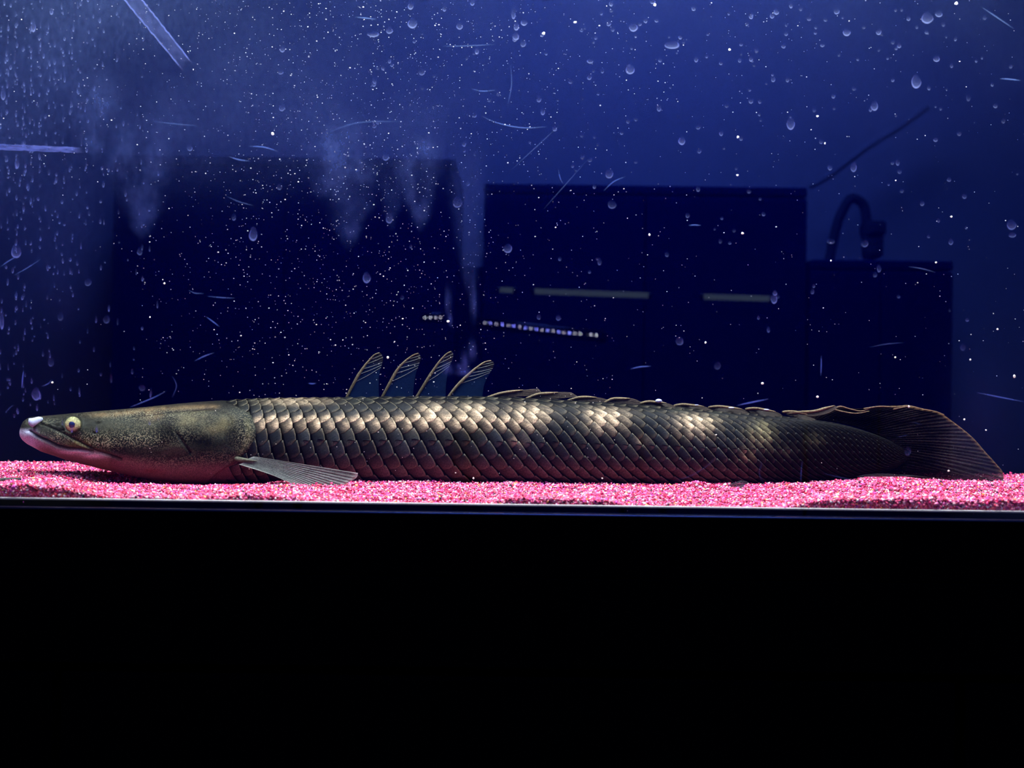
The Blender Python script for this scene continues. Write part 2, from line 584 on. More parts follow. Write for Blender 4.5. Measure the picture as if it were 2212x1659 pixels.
# lamp housing over the tank
lamp = empty('aquarium_lamp', TANK_LAMP)
lx, ly, lz = TANK_LAMP
box('housing', (lx - 0.54, ly - 0.05, lz + 0.008), (lx + 0.54, ly + 0.055, lz + 0.035), M['black_plastic'], lamp, 0.004)
box('lens', (lx - 0.5, ly - 0.036, lz + 0.002), (lx + 0.5, ly + 0.036, lz + 0.009), emission('lamp_lens', (0.9, 0.93, 1.0), 3.0), lamp)
for sx in (-0.53, 0.53):
    box('bracket', (lx + sx - 0.015, GY, lz + 0.012), (lx + sx + 0.015, TY1 + 0.008, lz + 0.018), M['black_plastic'], lamp)
    box('bracket', (lx + sx - 0.015, GY, ZT + 0.007), (lx + sx + 0.015, GY + 0.006, lz + 0.018), M['black_plastic'], lamp)
    box('bracket', (lx + sx - 0.015, TY1, ZT + 0.007), (lx + sx + 0.015, TY1 + 0.006, lz + 0.018), M['black_plastic'], lamp)
tag(lamp, 'black LED lamp lying across the top of the aquarium', 'aquarium lamp')

# black stand
st = empty('tank_stand', (0, 0.68, 0))
SZ = Z0 - 0.034
box('top_board', (TX0 - 0.02, GY - 0.006, SZ - 0.045), (TX1 + 0.02, TY1 + 0.03, SZ), M['matte_black'], st, 0.001)
box('carcass', (TX0 - 0.01, GY + 0.016, 0), (TX1 + 0.01, TY1 + 0.02, SZ - 0.045), M['matte_black'], st)
for k in range(3):
    x0 = TX0 - 0.01 + k * (TX1 - TX0 + 0.02) / 3
    d = box('door', (x0 + 0.002, GY - 0.004, 0.08), (x0 + (TX1 - TX0 + 0.02) / 3 - 0.002, GY + 0.014, SZ - 0.05), M['matte_black'], st, 0.002)
    box('handle', (x0 + 0.35, GY - 0.02, 0.6), (x0 + 0.362, GY - 0.004, 0.72), M['black_plastic'], d, 0.003)
tag(st, 'matt black cabinet stand under the aquarium', 'stand')


# ---- residue on the front pane
FY = GY - 0.00025
gx = np.concatenate([np.linspace(-1740, -260, 40)[:-1], np.linspace(-260, 2472, 420), np.linspace(2472, 3940, 40)[1:]])
gz = np.concatenate([np.linspace(-700, -160, 24)[:-1], np.linspace(-160, 1120, 300)])
nx, nz = len(gx), len(gz)
GX, GZ = np.meshgrid(gx, gz, indexing='ij')
cloud = fbm(GX / 130, GZ / 150, 5)
wobble = 30 * (fbm(GX / 60 + 3, GZ / 60, 4) - 0.5)
blob = lambda cx, cy, rx, ry: np.exp(-(((GX - cx) / rx) ** 2 + ((GZ - cy) / ry) ** 2))


def tongue(cx, hw, top, tip):
    """run of dried film, broad above and tapering to a ragged tip"""
    k = np.clip((GZ - top) / (tip - top), 0, 1)
    wd = hw * np.sqrt(1.02 - k)
    return np.exp(-((GX - cx + wobble) / wd) ** 4) * sstep(top - 110, top + 10, GZ) * (1 - sstep(tip - 50, tip + 12, GZ + wobble))


den = 0.060 * (1 - sstep(-60, 480, GZ)) * (0.55 + 0.9 * cloud)
den += 0.15 * blob(220, 90, 430, 240) * (0.35 + cloud)
den += 0.13 * blob(640, 270, 360, 110) * (0.35 + cloud)
grain = 0.45 + 1.1 * sstep(0.3, 0.7, fbm(GX / 38, GZ / 46, 5))
den += 0.13 * tongue(305, 62, 330, 515) * grain
den += 0.16 * tongue(755, 62, 330, 540) * grain + 0.10 * tongue(690, 40, 310, 430) * grain
den += 0.15 * tongue(905, 48, 320, 500) * grain + 0.07 * tongue(845, 30, 320, 500) * grain
den += 0.09 * tongue(1012, 34, 380, 640)
den += 0.14 * tongue(205, 45, 230, 345) * grain
den += 0.10 * (1 - sstep(120, 270, GX)) * (0.3 + cloud) * (1 - 0.85 * sstep(330, 900, GZ))
den += 0.05 * blob(2140, 900, 80, 160) * cloud
for cx, cy, rx, ry in ((1020, 757, 6, 17), (1004, 785, 6, 18), (972, 690, 3, 10), (967, 796, 8, 10), (1002, 804, 14, 6), (968, 650, 4, 22), (1023, 650, 5, 30), (992, 792, 5, 5)):
    den += 0.30 * blob(cx, cy, rx, ry)
den *= 1 - 0.9 * sstep(1000, 1075, GZ)
verts = Pn(GX, GZ, FY)
film = obj('limescale_film', verts.reshape(-1, 3), grid_faces(nx, nz), M['film'], pane, True, attrs={'alpha': np.clip(den * 1.3, 0, 1)})
film['kind'] = 'stuff'


def mark_geo(px, py, w_, h_, inten, seed, y=GY - 0.0006):
    """dried drop: a flat dome of residue, thick along the lower rim and thin in the middle and at the top"""
    rings, seg = (0.0, 0.5, 0.72, 0.84, 0.93, 1.0), 22
    r = np.random.default_rng(seed)
    ph = r.random(4) * 6.28
    V, A = [], []
    for k, q in enumerate(rings):
        for s in range(seg):
            t = s / seg * 2 * math.pi
            wob = 1 + 0.07 * math.sin(2 * t + ph[0]) + 0.05 * math.sin(3 * t + ph[1])
            cx = math.sin(t) * w_ / 2 * q * wob
            cy = -math.cos(t) * h_ / 2 * q * (1.0 if math.cos(t) < 0 else 1.15)
            if math.cos(t) > 0: cx *= 1 - 0.25 * math.cos(t)
            p = P(px + cx, py + cy, y - 0.00035 * (1 - q * q))
            V.append(p)
            lowr = 0.5 - 0.5 * math.cos(t + 0.35 * math.sin(ph[2]))
            rim = {0: 0.16, 1: 0.22, 2: 0.34, 3: 0.85, 4: 0.75, 5: 0.0}[k]
            A.append(inten * (rim * (0.12 + 0.88 * lowr ** 1.3) if k > 1 else rim * (0.6 + 0.4 * lowr)))
    Fc = [(k * seg + s, k * seg + (s + 1) % seg, (k + 1) * seg + (s + 1) % seg, (k + 1) * seg + s) for k in range(len(rings) - 1) for s in range(seg)]
    return np.array(V), Fc, np.array(A)


drops = [(72, 57, 10, 26, .9), (111, 24, 8, 16, .9), (35, 543, 24, 30, .9), (547, 506, 19, 30, 1), (609, 233, 13, 15, .7), (610, 106, 12, 14, .7), (606, 155, 12, 12, .5),
         (37, 353, 9, 24, .9), (410, 319, 13, 15, .6), (7, 203, 10, 28, .8), (302, 543, 12, 17, .5), (604, 403, 12, 15, .4), (505, 469, 10, 15, .5),
         (891, 51, 21, 21, .9), (887, 13, 12, 16, .8), (806, 74, 26, 12, .8), (841, 66, 15, 14, .7), (993, 56, 14, 16, .7), (1115, 57, 12, 18, .8), (1114, 79, 15, 16, .9),
         (1130, 93, 14, 17, .5), (1132, 49, 14, 13, .8), (1109, 29, 9, 26, .6), (1368, 59, 19, 19, .9), (1361, 150, 21, 21, .9), (1452, 97, 36, 17, .9), (1030, 110, 8, 15, .8),
         (911, 155, 14, 16, .5), (1275, 132, 14, 10, .8), (1273, 167, 10, 11, .7), (1164, 214, 11, 14, .6), (1473, 304, 15, 19, 1), (1316, 375, 19, 21, .6), (1322, 442, 20, 18, .5),
         (1097, 537, 20, 19, .9), (988, 437, 22, 24, .5), (841, 471, 16, 24, .6), (833, 339, 14, 16, .6), (1677, 25, 12, 14, .8), (1807, 24, 13, 14, .6), (1829, 70, 17, 16, .9),
         (1898, 69, 12, 13, .8), (2003, 39, 26, 25, .8), (2028, 30, 16, 14, .7), (2023, 127, 15, 13, .8), (1979, 177, 22, 29, 1), (1889, 229, 16, 21, .9), (1708, 268, 18, 26, .9),
         (1622, 127, 9, 12, .7), (1670, 170, 10, 15, .6), (1622, 218, 10, 12, .6), (1844, 361, 13, 22, .7), (2185, 486, 21, 22, .7), (2187, 508, 17, 10, .7), (1992, 439, 10, 12, .6),
         (1868, 526, 16, 16, .5), (1795, 521, 17, 12, .4), (792, 600, 17, 24, .9), (1468, 737, 19, 18, .5), (1672, 646, 14, 21, 1), (1674, 633, 10, 11, .9), (1660, 712, 7, 13, .7),
         (1899, 580, 9, 17, .6), (78, 852, 20, 27, .9), (190, 610, 15, 16, .5), (1961, 975, 14, 19, .7), (1550, 790, 15, 17, .35), (4, 690, 9, 46, 1), (307, 838, 15, 13, .35), (1295, 565, 9, 16, .5),
         (130, 684, 14, 18, .35), (110, 782, 14, 20, .4), (230, 690, 14, 18, .4), (1890, 593, 9, 12, .4), (2080, 750, 12, 16, .3), (960, 18, 8, 14, .6), (1320, 8, 8, 12, .8), (1410, 4, 11, 9, .7)]
for k in range(190):
    x = rng.uniform(800, 2210) if k % 3 else rng.uniform(1250, 2210)
    y = abs(rng.normal(0, 230)) if k % 4 else rng.uniform(0, 700)
    if y > 820: continue
    s = rng.uniform(4.5, 10)
    drops.append((x, y, s, s * rng.uniform(0.9, 1.6), rng.uniform(0.25, 0.75)))
for k, (x, y, a_, b_, i_) in enumerate(drops):
    V, Fc, A = mark_geo(x, y, a_, b_, (1.2 if y < 400 else 1.05 if y < 860 else 0.4) * i_, k)
    obj('water_mark', V, Fc, M['mark'], pane, True, attrs={'alpha': A})
# the fine vertical drips down the pane's end, too many to count
VV, FF, AA, off = [], [], [], 0
for k in range(760):
    x = abs(rng.normal(0, 120)) if k % 5 else rng.uniform(0, 320)
    x = round(x / 17) * 17 + rng.normal(0, 3.0)
    y = rng.uniform(0, 930)
    if rng.random() < y / 1500: continue
    V, Fc, A = mark_geo(x, y, rng.uniform(2.0, 5.0), rng.uniform(4, 17), rng.uniform(0.4, 1.3), 1000 + k, GY - 0.0007)
    VV.append(V); AA.append(A)
    FF += [tuple(i + off for i in f) for f in Fc]
    off += len(V)
dr = obj('drip_streaks', np.concatenate(VV), FF, M['mark'], pane, True, attrs={'alpha': np.clip(np.concatenate(AA), 0, 1)})
dr['kind'] = 'stuff'

scr = [([(1017, 191), (1034, 196), (1072, 195)], 1.2, .5), ([(1040, 250), (1062, 261), (1091, 270), (1128, 276), (1182, 274)], 1.4, .6), ([(1103, 140), (1105, 182), (1096, 230)], 1.5, .4),
       ([(1101, 370), (1150, 325), (1213, 267)], 1.0, .35), ([(1175, 451), (1216, 405), (1270, 344)], 1.0, .3), ([(1304, 412), (1325, 393), (1351, 381)], 1.3, .6), ([(1206, 365), (1210, 385), (1217, 398)], 1.4, .5),
       ([(767, 37), (790, 39), (813, 42)], 1.5, .5), ([(489, 424), (517, 436), (547, 444)], 1.2, .35), ([(493, 338), (516, 345), (540, 348)], 1.7, .6), ([(537, 316), (570, 318), (601, 327)], 1.6, .7),
       ([(445, 684), (460, 695), (474, 706)], 1.6, .8), ([(420, 780), (440, 770), (462, 762)], 1.6, .6), ([(280, 880), (315, 866), (340, 855), (358, 845)], 1.6, .6), ([(372, 812), (381, 832), (372, 858)], 1.1, .4),
       ([(407, 627), (420, 633), (440, 634)], 1.3, .4), ([(448, 640), (480, 643), (507, 644)], 1.3, .5), ([(1362, 797), (1380, 793), (1406, 791)], 2.0, .7), ([(1592, 876), (1625, 869), (1660, 862)], 2.2, .7),
       ([(1774, 768), (1774, 790), (1773, 812)], 1.4, .7), ([(2110, 848), (2160, 858), (2212, 868)], 1.6, .6), ([(1488, 487), (1500, 486), (1514, 487)], 1.6, .7), ([(665, 828), (674, 829), (683, 828)], 1.6, .7),
       ([(0, 577), (20, 563), (40, 552)], 1.2, .6), ([(30, 595), (60, 578), (88, 560)], 1.0, .5), ([(12, 892), (22, 880), (30, 874)], 1.2, .7), ([(90, 835), (105, 828), (112, 820)], 1.2, .5),
       ([(47, 840), (49, 815), (51, 800)], 1.6, .9), ([(1450, 1042), (1500, 1024), (1535, 1000), (1556, 978)], 1.1, .35), ([(1632, 990), (1645, 1000), (1640, 1020), (1652, 1050)], 1.0, .4), ([(1733, 996), (1731, 1015), (1730, 1046)], 1.3, .6),
       ([(1776, 1022), (1810, 1030), (1850, 1038)], 0.9, .4), ([(1968, 912), (1980, 914), (1992, 918)], 0.9, .3), ([(1936, 945), (1950, 942), (1964, 939)], 0.9, .3), ([(1879, 750), (1910, 744), (1952, 740)], 1.0, .3), ([(1963, 576), (1990, 580), (2020, 588)], 1.2, .35),
       ([(2160, 170), (2180, 171), (2205, 174)], 1.6, .6), ([(2120, 15), (2150, 35), (2190, 62)], 2.0, .25), ([(700, 290), (760, 268), (870, 262)], 2.0, .2), ([(330, 262), (380, 268), (430, 272)], 1.6, .25), ([(955, 100), (1010, 99), (1070, 96)], 1.2, .35)]
for pts, wd, al in scr:
    c = catmull(np.array([list(P(x, y, GY - 0.0007)) for x, y in pts]), 14)
    tt = np.linspace(0, 1, 14)
    tube('scratch', c, np.maximum(0.25, np.sin(tt * math.pi) ** 0.5) * wd * 0.00016, M['scratch'], pane, 5, attrs={'alpha': (0.25 if pts[0][1] > 880 else 0.7) * al * (0.35 + 0.65 * np.sin(tt * math.pi))})


def strip(name, a, b, w0, w1, alpha, edge):
    """band of dried tape glue: pale between two brighter edges"""
    n, m = 60, 25
    a, b = np.array(a, float), np.array(b, float)
    d = (b - a) / np.linalg.norm(b - a)
    nrm = np.array([-d[1], d[0]])
    t, s = np.linspace(0, 1, n)[:, None], np.linspace(-0.5, 0.5, m)[None]
    wd = w0 + (w1 - w0) * t
    jit = 1.0 * (vnoise(t * 30, s * 3 + 4) - 0.5) * 2
    px = a[0] + d[0] * t * np.linalg.norm(b - a) + nrm[0] * (s * wd + jit)
    py = a[1] + d[1] * t * np.linalg.norm(b - a) + nrm[1] * (s * wd + jit)
    e = np.abs(s) * 2
    al = (alpha + edge * np.exp(-((e - 0.9) / 0.06) ** 2)) * (0.35 + 0.9 * vnoise(t * 18, s * 4)) * (1 - sstep(0.86, 1.0, t)) * (1 - sstep(0.95, 1.0, e))
    sheet(name, Pn(px, py, GY - 0.0009), M['mark'], pane, 0.0002, attrs={'alpha': np.clip(al * 1.1, 0, 1)})


strip('tape_residue', (259, -36), (408, 148), 34, 28, 0.10, 1.1)
strip('tape_residue', (-60, 315), (184, 325), 13, 12, 0.42, 0.25)

# ------------------------------------------------------------------ gravel
bank = np.array([(-80, 1050), (0, 1051), (60, 1046), (130, 1052), (200, 1066), (260, 1075), (340, 1075), (420, 1077), (560, 1071), (700, 1080), (800, 1092), (1000, 1098), (1060, 1090), (1110, 1080), (1200, 1075),
                 (1300, 1082), (1370, 1100), (1480, 1102), (1600, 1099), (1700, 1094), (1760, 1084), (1850, 1077), (1950, 1079), (2100, 1084), (2300, 1080)], float)
G0 = -0.0610


def gravel_h(x, y):
    """height of the gravel, relative to the camera"""
    pxf = 1106 + x * F / 0.566
    zf = ((pxf - 1106) * SA + (829.5 - np.interp(pxf, bank[:, 0], bank[:, 1])) * CA) * 0.566 / F
    wf = np.exp(-((y - 0.566) / 0.030) ** 2)
    base = G0 + 0 * x
    pxm = 1106 + x * F / 0.68
    base = base + 0.0062 * sstep(1640, 1900, pxm) * np.exp(-((y - 0.645) / 0.055) ** 2)
    base = base + 0.0030 * np.exp(-((pxm - 40) / 90) ** 2 - ((y - 0.59) / 0.02) ** 2)
    base = base - 0.0055 * sstep(130, 230, pxm) * (1 - sstep(520, 640, pxm)) * np.exp(-((y - 0.688) / 0.032) ** 2)
    base = base - 0.0045 * np.exp(-((pxm + 30) / 70) ** 2 - ((y - 0.655) / 0.012) ** 2)
    base = base + 0.0026 * np.exp(-((pxm - 1500) / 40) ** 2 - ((y - 0.665) / 0.008) ** 2)
    z = base * (1 - wf) + zf * wf
    z = z + 0.0022 * (fbm(x * 38 + 50, y * 45 + 9, 3) - 0.5) + 0.0012 * (fbm(x * 160 + 3, y * 160, 2) - 0.5)
    return z


gnx, gny = 420, 110
xs, ys = np.linspace(TX0 + 0.001, TX1 - 0.001, gnx), np.linspace(GY + 0.0095, TY1 - 0.001, gny)
X, Yg = np.meshgrid(xs, ys, indexing='ij')
gm, t, out = nt('gravel')
b_ = N(t, 'BsdfPrincipled')
b_.inputs['Roughness'].default_value = 0.38
b_.inputs['Specular IOR Level'].default_value = 0.3
a_ = N(t, 'Attribute', attribute_name='col')
t.links.new(a_.outputs['Color'], b_.inputs['Base Color'])
t.links.new(b_.outputs[0], out.inputs[0])
H = gravel_h(X, Yg) + CZ - 0.0006
bed_cols = np.tile(lin(110, 14, 40), (gnx * gny, 1))
gravel = empty('gravel_bed', (0, 0.68, CZ + G0 - 0.02))
tag(gravel, 'bed of fine pink and magenta gravel on the aquarium bottom', 'gravel', kind='stuff')
o = sheet('gravel_base', np.stack([X, Yg, H], -1), gm, gravel, 0.018, col=bed_cols, normal=(0, 0, -1))
o['kind'] = 'stuff'
# every grain a little eight-faced stone
NG = 235000
NW = 70000                                     # grains towards the tank's ends, outside the frame
yy = GY + 0.0095 + (TY1 - GY - 0.011) * rng.random(NG) ** 1.25
half = 1200 * yy / F
gxs = rng.uniform(-1, 1, NG) * (half + 0.03)
gxs[-NW:] = np.where(rng.random(NW) < 0.5, -1, 1) * (half[-NW:] + 0.02 + rng.random(NW) * (TX1 - 0.022 - half[-NW:]))
NB = 26000                                     # extra grains pressed against the glass in the bank
yy[:NB] = GY + 0.0092 + rng.random(NB) * 0.0012
gxs[:NB] = rng.uniform(-0.30, 0.30, NB)
rad = np.exp(rng.normal(math.log(0.00066), 0.28, NG)).clip(0.0003, 0.0013)
zz = gravel_h(gxs, yy) + CZ + rng.normal(0, 0.00045, NG)
zz[:NB] -= rng.random(NB) * 0.012
ct = np.stack([gxs, yy, zz], -1)
oct_v = np.array([(1, 0, 0), (-1, 0, 0), (0, 1, 0), (0, -1, 0), (0, 0, 1), (0, 0, -1)], float)
oct_f = np.array([(0, 2, 4), (2, 1, 4), (1, 3, 4), (3, 0, 4), (2, 0, 5), (1, 2, 5), (3, 1, 5), (0, 3, 5)])
q = rng.normal(size=(NG, 4))
q /= np.linalg.norm(q, axis=1, keepdims=True)
w_, x_, y_, z_ = q.T
R = np.stack([np.stack([1 - 2 * (y_ * y_ + z_ * z_), 2 * (x_ * y_ - z_ * w_), 2 * (x_ * z_ + y_ * w_)], -1),
              np.stack([2 * (x_ * y_ + z_ * w_), 1 - 2 * (x_ * x_ + z_ * z_), 2 * (y_ * z_ - x_ * w_)], -1),
              np.stack([2 * (x_ * z_ - y_ * w_), 2 * (y_ * z_ + x_ * w_), 1 - 2 * (x_ * x_ + y_ * y_)], -1)], 1)
jit = oct_v[None] * rng.uniform(0.6, 1.35, (NG, 6, 1)) + rng.normal(0, 0.15, (NG, 6, 3))
gv = np.einsum('nij,nkj->nki', R, jit) * rad[:, None, None] + ct[:, None]
gf = (oct_f[None] + 6 * np.arange(NG)[:, None, None]).reshape(-1, 3)
pal = np.array([lin(214, 72, 118), lin(196, 44, 96), lin(232, 120, 152), lin(176, 28, 66), lin(222, 92, 150), lin(240, 175, 190), lin(205, 60, 74), lin(190, 58, 150), lin(226, 150, 70), lin(60, 42, 62), lin(245, 215, 215)])
pi = rng.choice(len(pal), NG, p=[.19, .17, .15, .13, .09, .09, .05, .04, .02, .03, .04])
gc = np.repeat(pal[pi] * np.exp(rng.normal(0.0, 0.38, (NG, 1))), 6, axis=0)
o = obj('gravel_grains', gv.reshape(-1, 3), gf, gm, gravel, False, col=np.clip(gc, 0, 1))
o['kind'] = 'stuff'

# black twig lying on the gravel at the frame's edge
tw = np.array([list(P(x, y, Y)) for x, y, Y in ((-40, 1036, 0.645), (0, 1027, 0.648), (25, 1023, 0.650), (46, 1018, 0.652))])
tw[:, 2] = gravel_h(tw[:, 0], tw[:, 1]) + CZ + 0.0016
tag(tube('twig', catmull(tw, 16), np.linspace(0.0016, 0.0008, 16), principled('dark_twig', (0.010, 0.010, 0.014), 0.6, 0.3, noise=(300, (0.04, 0.035, 0.03)))), 'short dark twig lying in the gravel ahead of the snout', 'twig')

# ------------------------------------------------------------------ the fish
TOP = np.array([(49, 934), (51, 927), (54, 917), (60, 906), (68, 901), (85, 899), (100, 898), (150, 893.5), (200, 889), (260, 884), (320, 879), (400, 872), (480, 866), (560, 863), (640, 861.5), (720, 861), (800, 860), (900, 859), (1000, 859), (1060, 860),
                (1120, 862), (1200, 866), (1300, 872), (1400, 878), (1500, 885), (1600, 893), (1680, 899), (1740, 905), (1800, 914), (1850, 926), (1900, 943), (1940, 962), (1968, 980)], float)
BOT = np.array([(49, 938), (51, 944), (54, 949), (60, 955), (70, 961), (100, 976), (150, 993), (200, 1006), (250, 1018), (300, 1029), (350, 1037), (400, 1041), (450, 1043), (500, 1045), (600, 1047), (700, 1049), (800, 1050), (1000, 1052), (1200, 1052),
                (1400, 1051), (1500, 1051), (1600, 1051), (1700, 1048), (1760, 1043), (1820, 1036), (1880, 1026), (1920, 1016), (1950, 1003), (1968, 990)], float)
HW = np.array([(49, .0015), (51, .005), (54, .008), (60, .011), (70, .0135), (100, .0175), (150, .0205), (200, .0225), (260, .0245), (320, .0260), (420, .0278), (520, .0280), (620, .0272), (800, .0265), (1100, .0262), (1300, .0250), (1450, .0225), (1600, .0180), (1700, .0135), (1800, .0080), (1880, .0045), (1940, .003), (1968, .002)], float)
YC = np.array([(40, .700), (500, .700), (1200, .700), (1600, .706), (1968, .722), (2200, .730)], float)


def prof(px):
    return (np.interp(px, TOP[:, 0], TOP[:, 1]), np.interp(px, BOT[:, 0], BOT[:, 1]), np.interp(px, HW[:, 0], HW[:, 1]), np.interp(px, YC[:, 0], YC[:, 1]))


def smooth1(a, k=9):
    ker = np.hanning(k + 2)[1:-1]
    ker /= ker.sum()
    p = np.pad(a, k // 2, mode='edge')
    return np.convolve(p, ker, 'valid')


_sx = np.linspace(49, 1968, 2400)
_pt, _pb, _pw, _py = prof(_sx)
_tail = _sx > 110
for arr in (_pt, _pb, _pw, _py):
    sm = smooth1(arr, 81)
    wgt = sstep(110, 190, _sx) * (1 - sstep(1930, 1960, _sx))
    arr[:] = arr * (1 - wgt) + sm * wgt


def body_pt(px, v, off=0.0):
    """point of the body at station px, angle v from the back over the near flank (0) to the belly (pi); OFF metres off the skin"""
    px, v = np.broadcast_arrays(np.asarray(px, float), np.asarray(v, float))
    t_, b2, hw, yc = (np.interp(px, _sx, a) for a in (_pt, _pb, _pw, _py))
    top, bot = Pn(px, t_, yc), Pn(px, b2, yc)
    c, hz = (top + bot) / 2, (top[..., 2] - bot[..., 2]) / 2
    sv, cv = np.sin(v), np.cos(v)
    e = 0.86
    s2 = np.sign(sv) * np.abs(sv) ** e
    c2 = np.sign(cv) * np.abs(cv) ** 0.95
    x = c[..., 0]
    nrm = np.stack([0 * sv, -sv / (hw + 1e-6), cv / (hz + 1e-6)], -1)
    nrm /= np.linalg.norm(nrm, axis=-1, keepdims=True)
    off = np.asarray(off, float)
    return np.stack([x, c[..., 1] - hw * s2, c[..., 2] + hz * c2], -1) + nrm * (off[..., None] if off.ndim else off)


def near_y(px, py):
    t_, b2, hw, yc = (np.interp(px, _sx, a) for a in (_pt, _pb, _pw, _py))
    q_ = np.clip((py - (t_ + b2) / 2) / np.maximum((b2 - t_) / 2, 1), -1, 1)
    return yc - hw * np.sqrt(1 - q_ * q_)


mouth = [(66, 931), (73, 936), (87, 944), (106, 952), (125, 962), (147, 967), (179, 970), (199, 975)]
fold = [(90, 916), (95, 917), (106, 921), (125, 930), (152, 944), (179, 958), (206, 973), (233, 982), (261, 992)]
gill = np.array([(866, 470), (872, 492), (880, 515), (888, 531), (898, 541), (910, 548), (930, 553), (945, 551), (958, 546), (970, 539), (980, 530), (988, 520), (994, 510), (1004, 497), (1020, 470), (1050, 440)], float)
suture = [(285, 900), (310, 899), (345, 896), (370, 893), (400, 891), (440, 887), (462, 884)]
preop = [(384, 938), (393, 951), (404, 966), (413, 977)]
preop2 = [(413, 977), (395, 985), (370, 990), (345, 993)]
operc = [(400, 898), (425, 889), (450, 887), (475, 891), (492, 899), (500, 908), (501, 918), (494, 924)]
jawline = [(160, 979), (185, 980), (205, 977), (235, 981), (261, 992)]


def head_fields(px, py, vv):
    """relief and pigment of the skin at the points where the photograph shows (px, py)"""
    g = lambda d, w: np.exp(-(d / w) ** 2)
    B = lambda cx, cy, rx, ry: np.exp(-(((px - cx) / rx) ** 2 + ((py - cy) / ry) ** 2))
    dm, df = pl_dist(px, py, mouth), pl_dist(px, py, fold)
    D = -0.0016 * g(dm, 2.6) - 0.0011 * g(df, 2.4)
    ym = np.interp(px, [p[0] for p in mouth], [p[1] for p in mouth])
    yf = np.interp(px, [p[0] for p in fold], [p[1] for p in fold])
    lipband = sstep(0, 5, py - yf) * sstep(0, 4, ym - py) * sstep(66, 80, px) * (1 - sstep(185, 215, px))
    D += 0.0012 * lipband
    lower = sstep(0, 5, py - ym) * (1 - sstep(8, 22, py - ym)) * sstep(52, 60, px) * (1 - sstep(185, 205, px))
    D += 0.0009 * lower
    xg = np.interp(py, gill[:, 0], gill[:, 1])
    D += 0.0014 * (1 - sstep(-5, 2, px - xg)) * sstep(250, 420, px) - 0.0004 * sstep(-2, 6, px - xg)
    D += -0.0006 * g(pl_dist(px, py, suture), 1.8) - 0.0007 * g(pl_dist(px, py, preop), 2.4) - 0.0003 * g(pl_dist(px, py, preop2), 2.0) - 0.0004 * g(pl_dist(px, py, operc), 2.0)
    D += -0.0006 * g(pl_dist(px, py, jawline), 2.0)
    de = np.hypot(px - 158, py - 917)
    D += -0.0010 * (1 - sstep(12, 19, de)) + 0.0004 * g(de - 21, 3)
    for cx, cy, rx, ry in ((123, 918, 6, 2), (211, 913, 7, 2), (205, 935, 6, 2.2), (136, 929, 5, 1.8)):
        D += -0.0008 * B(cx, cy, rx, ry)
    D += 0.0005 * (fbm(px / 22, py / 14, 3) - 0.5)
    # pigment
    n1, n2, n3 = fbm(px / 34 + 2, py / 22, 4), fbm(px / 11 + 7, py / 9, 3), fbm(px / 60 + 31, py / 30, 3)
    col = np.ones(px.shape + (3,)) * lin(66, 71, 62)
    mix = lambda c, a: col * (1 - a[..., None]) + np.asarray(c) * a[..., None]
    rel = (py - np.interp(px, _sx, _pt)) / (np.interp(px, _sx, _pb) - np.interp(px, _sx, _pt))
    col = mix(lin(52, 48, 46), 1 - sstep(0.05, 0.16, rel))
    col = mix(lin(46, 48, 44), sstep(0.42, 0.62, n1) * 0.7)
    # pale gold stripe along the crown
    stripe = g(py - np.interp(px, [60, 180, 250, 330, 470, 520], [908, 897, 895, 886, 882, 878]), 5) * sstep(170, 215, px) * (1 - sstep(455, 485, px))
    stripe = np.maximum(stripe, B(330, 898, 26, 10))
    col = mix(lin(178, 146, 104), np.clip(stripe * (0.1 + 1.2 * n2), 0, 1) * 0.8)
    cheek = np.maximum(B(225, 955, 45, 16), B(300, 950, 70, 16) * 0.8)
    col = mix(lin(116, 112, 86), np.clip(B(300, 920, 90, 16) * 0.5 + B(400, 915, 40, 16) * 0.7, 0, 1) * n2 * 1.4)
    col = mix(lin(166, 156, 112), np.clip(B(488, 913, 17, 14) + 0.8 * B(465, 930, 22, 10) + 0.7 * B(415, 905, 30, 14), 0, 1) * (0.2 + n2))
    col = mix(lin(8, 9, 16), np.clip(1.4 * B(362, 935, 17, 26) + B(350, 955, 16, 12) + B(442, 957, 34, 14) + 0.9 * B(405, 945, 24, 14) + 0.7 * B(505, 945, 22, 26) + 0.75 * B(262, 968, 34, 9) + 0.6 * B(372, 908, 10, 12), 0, 1) * (0.45 + 0.75 * n2))
    col = mix(lin(26, 30, 34), B(135, 925, 30, 8) * 0.8 + B(180, 935, 26, 10) * 0.5)
    col = mix(lin(108, 96, 84), B(374, 972, 26, 13) * 0.75)
    # pale underside and lips
    pale = sstep(0.66, 0.86, rel + 0.10 * (n1 - 0.5)) * (1 - sstep(560, 640, px))
    col = mix(lin(150, 112, 112), pale)
    col = mix(lin(206, 190, 196), np.clip(lower * 0.6 + B(208, 985, 26, 6) + B(165, 975, 32, 4), 0, 1))
    col = mix(lin(196, 200, 226), np.clip((1 - sstep(62, 92, px)) * sstep(922, 934, py) + 0.4 * B(90, 955, 22, 12), 0, 1))
    col = mix(lin(190, 160, 70), B(172, 958, 22, 9) * 0.6 * n2 * 1.6)
    col = mix(lin(150, 80, 84), B(330, 1015, 22, 5) * 0.8)
    col = mix(lin(150, 148, 104), (1 - sstep(0, 12, np.abs(px - xg + 14))) * sstep(895, 920, py) * (1 - sstep(985, 1000, py)) * (0.3 + n2) * 0.5)
    dark = np.clip(0.95 * g(dm, 2.4) + 0.9 * g(df, 2.2) + 0.8 * g(pl_dist(px, py, preop), 2.2) + 0.75 * g(pl_dist(px, py, suture), 1.6) + 0.4 * g(pl_dist(px, py, preop2), 1.6) + 0.35 * g(pl_dist(px, py, operc), 1.4), 0, 1)
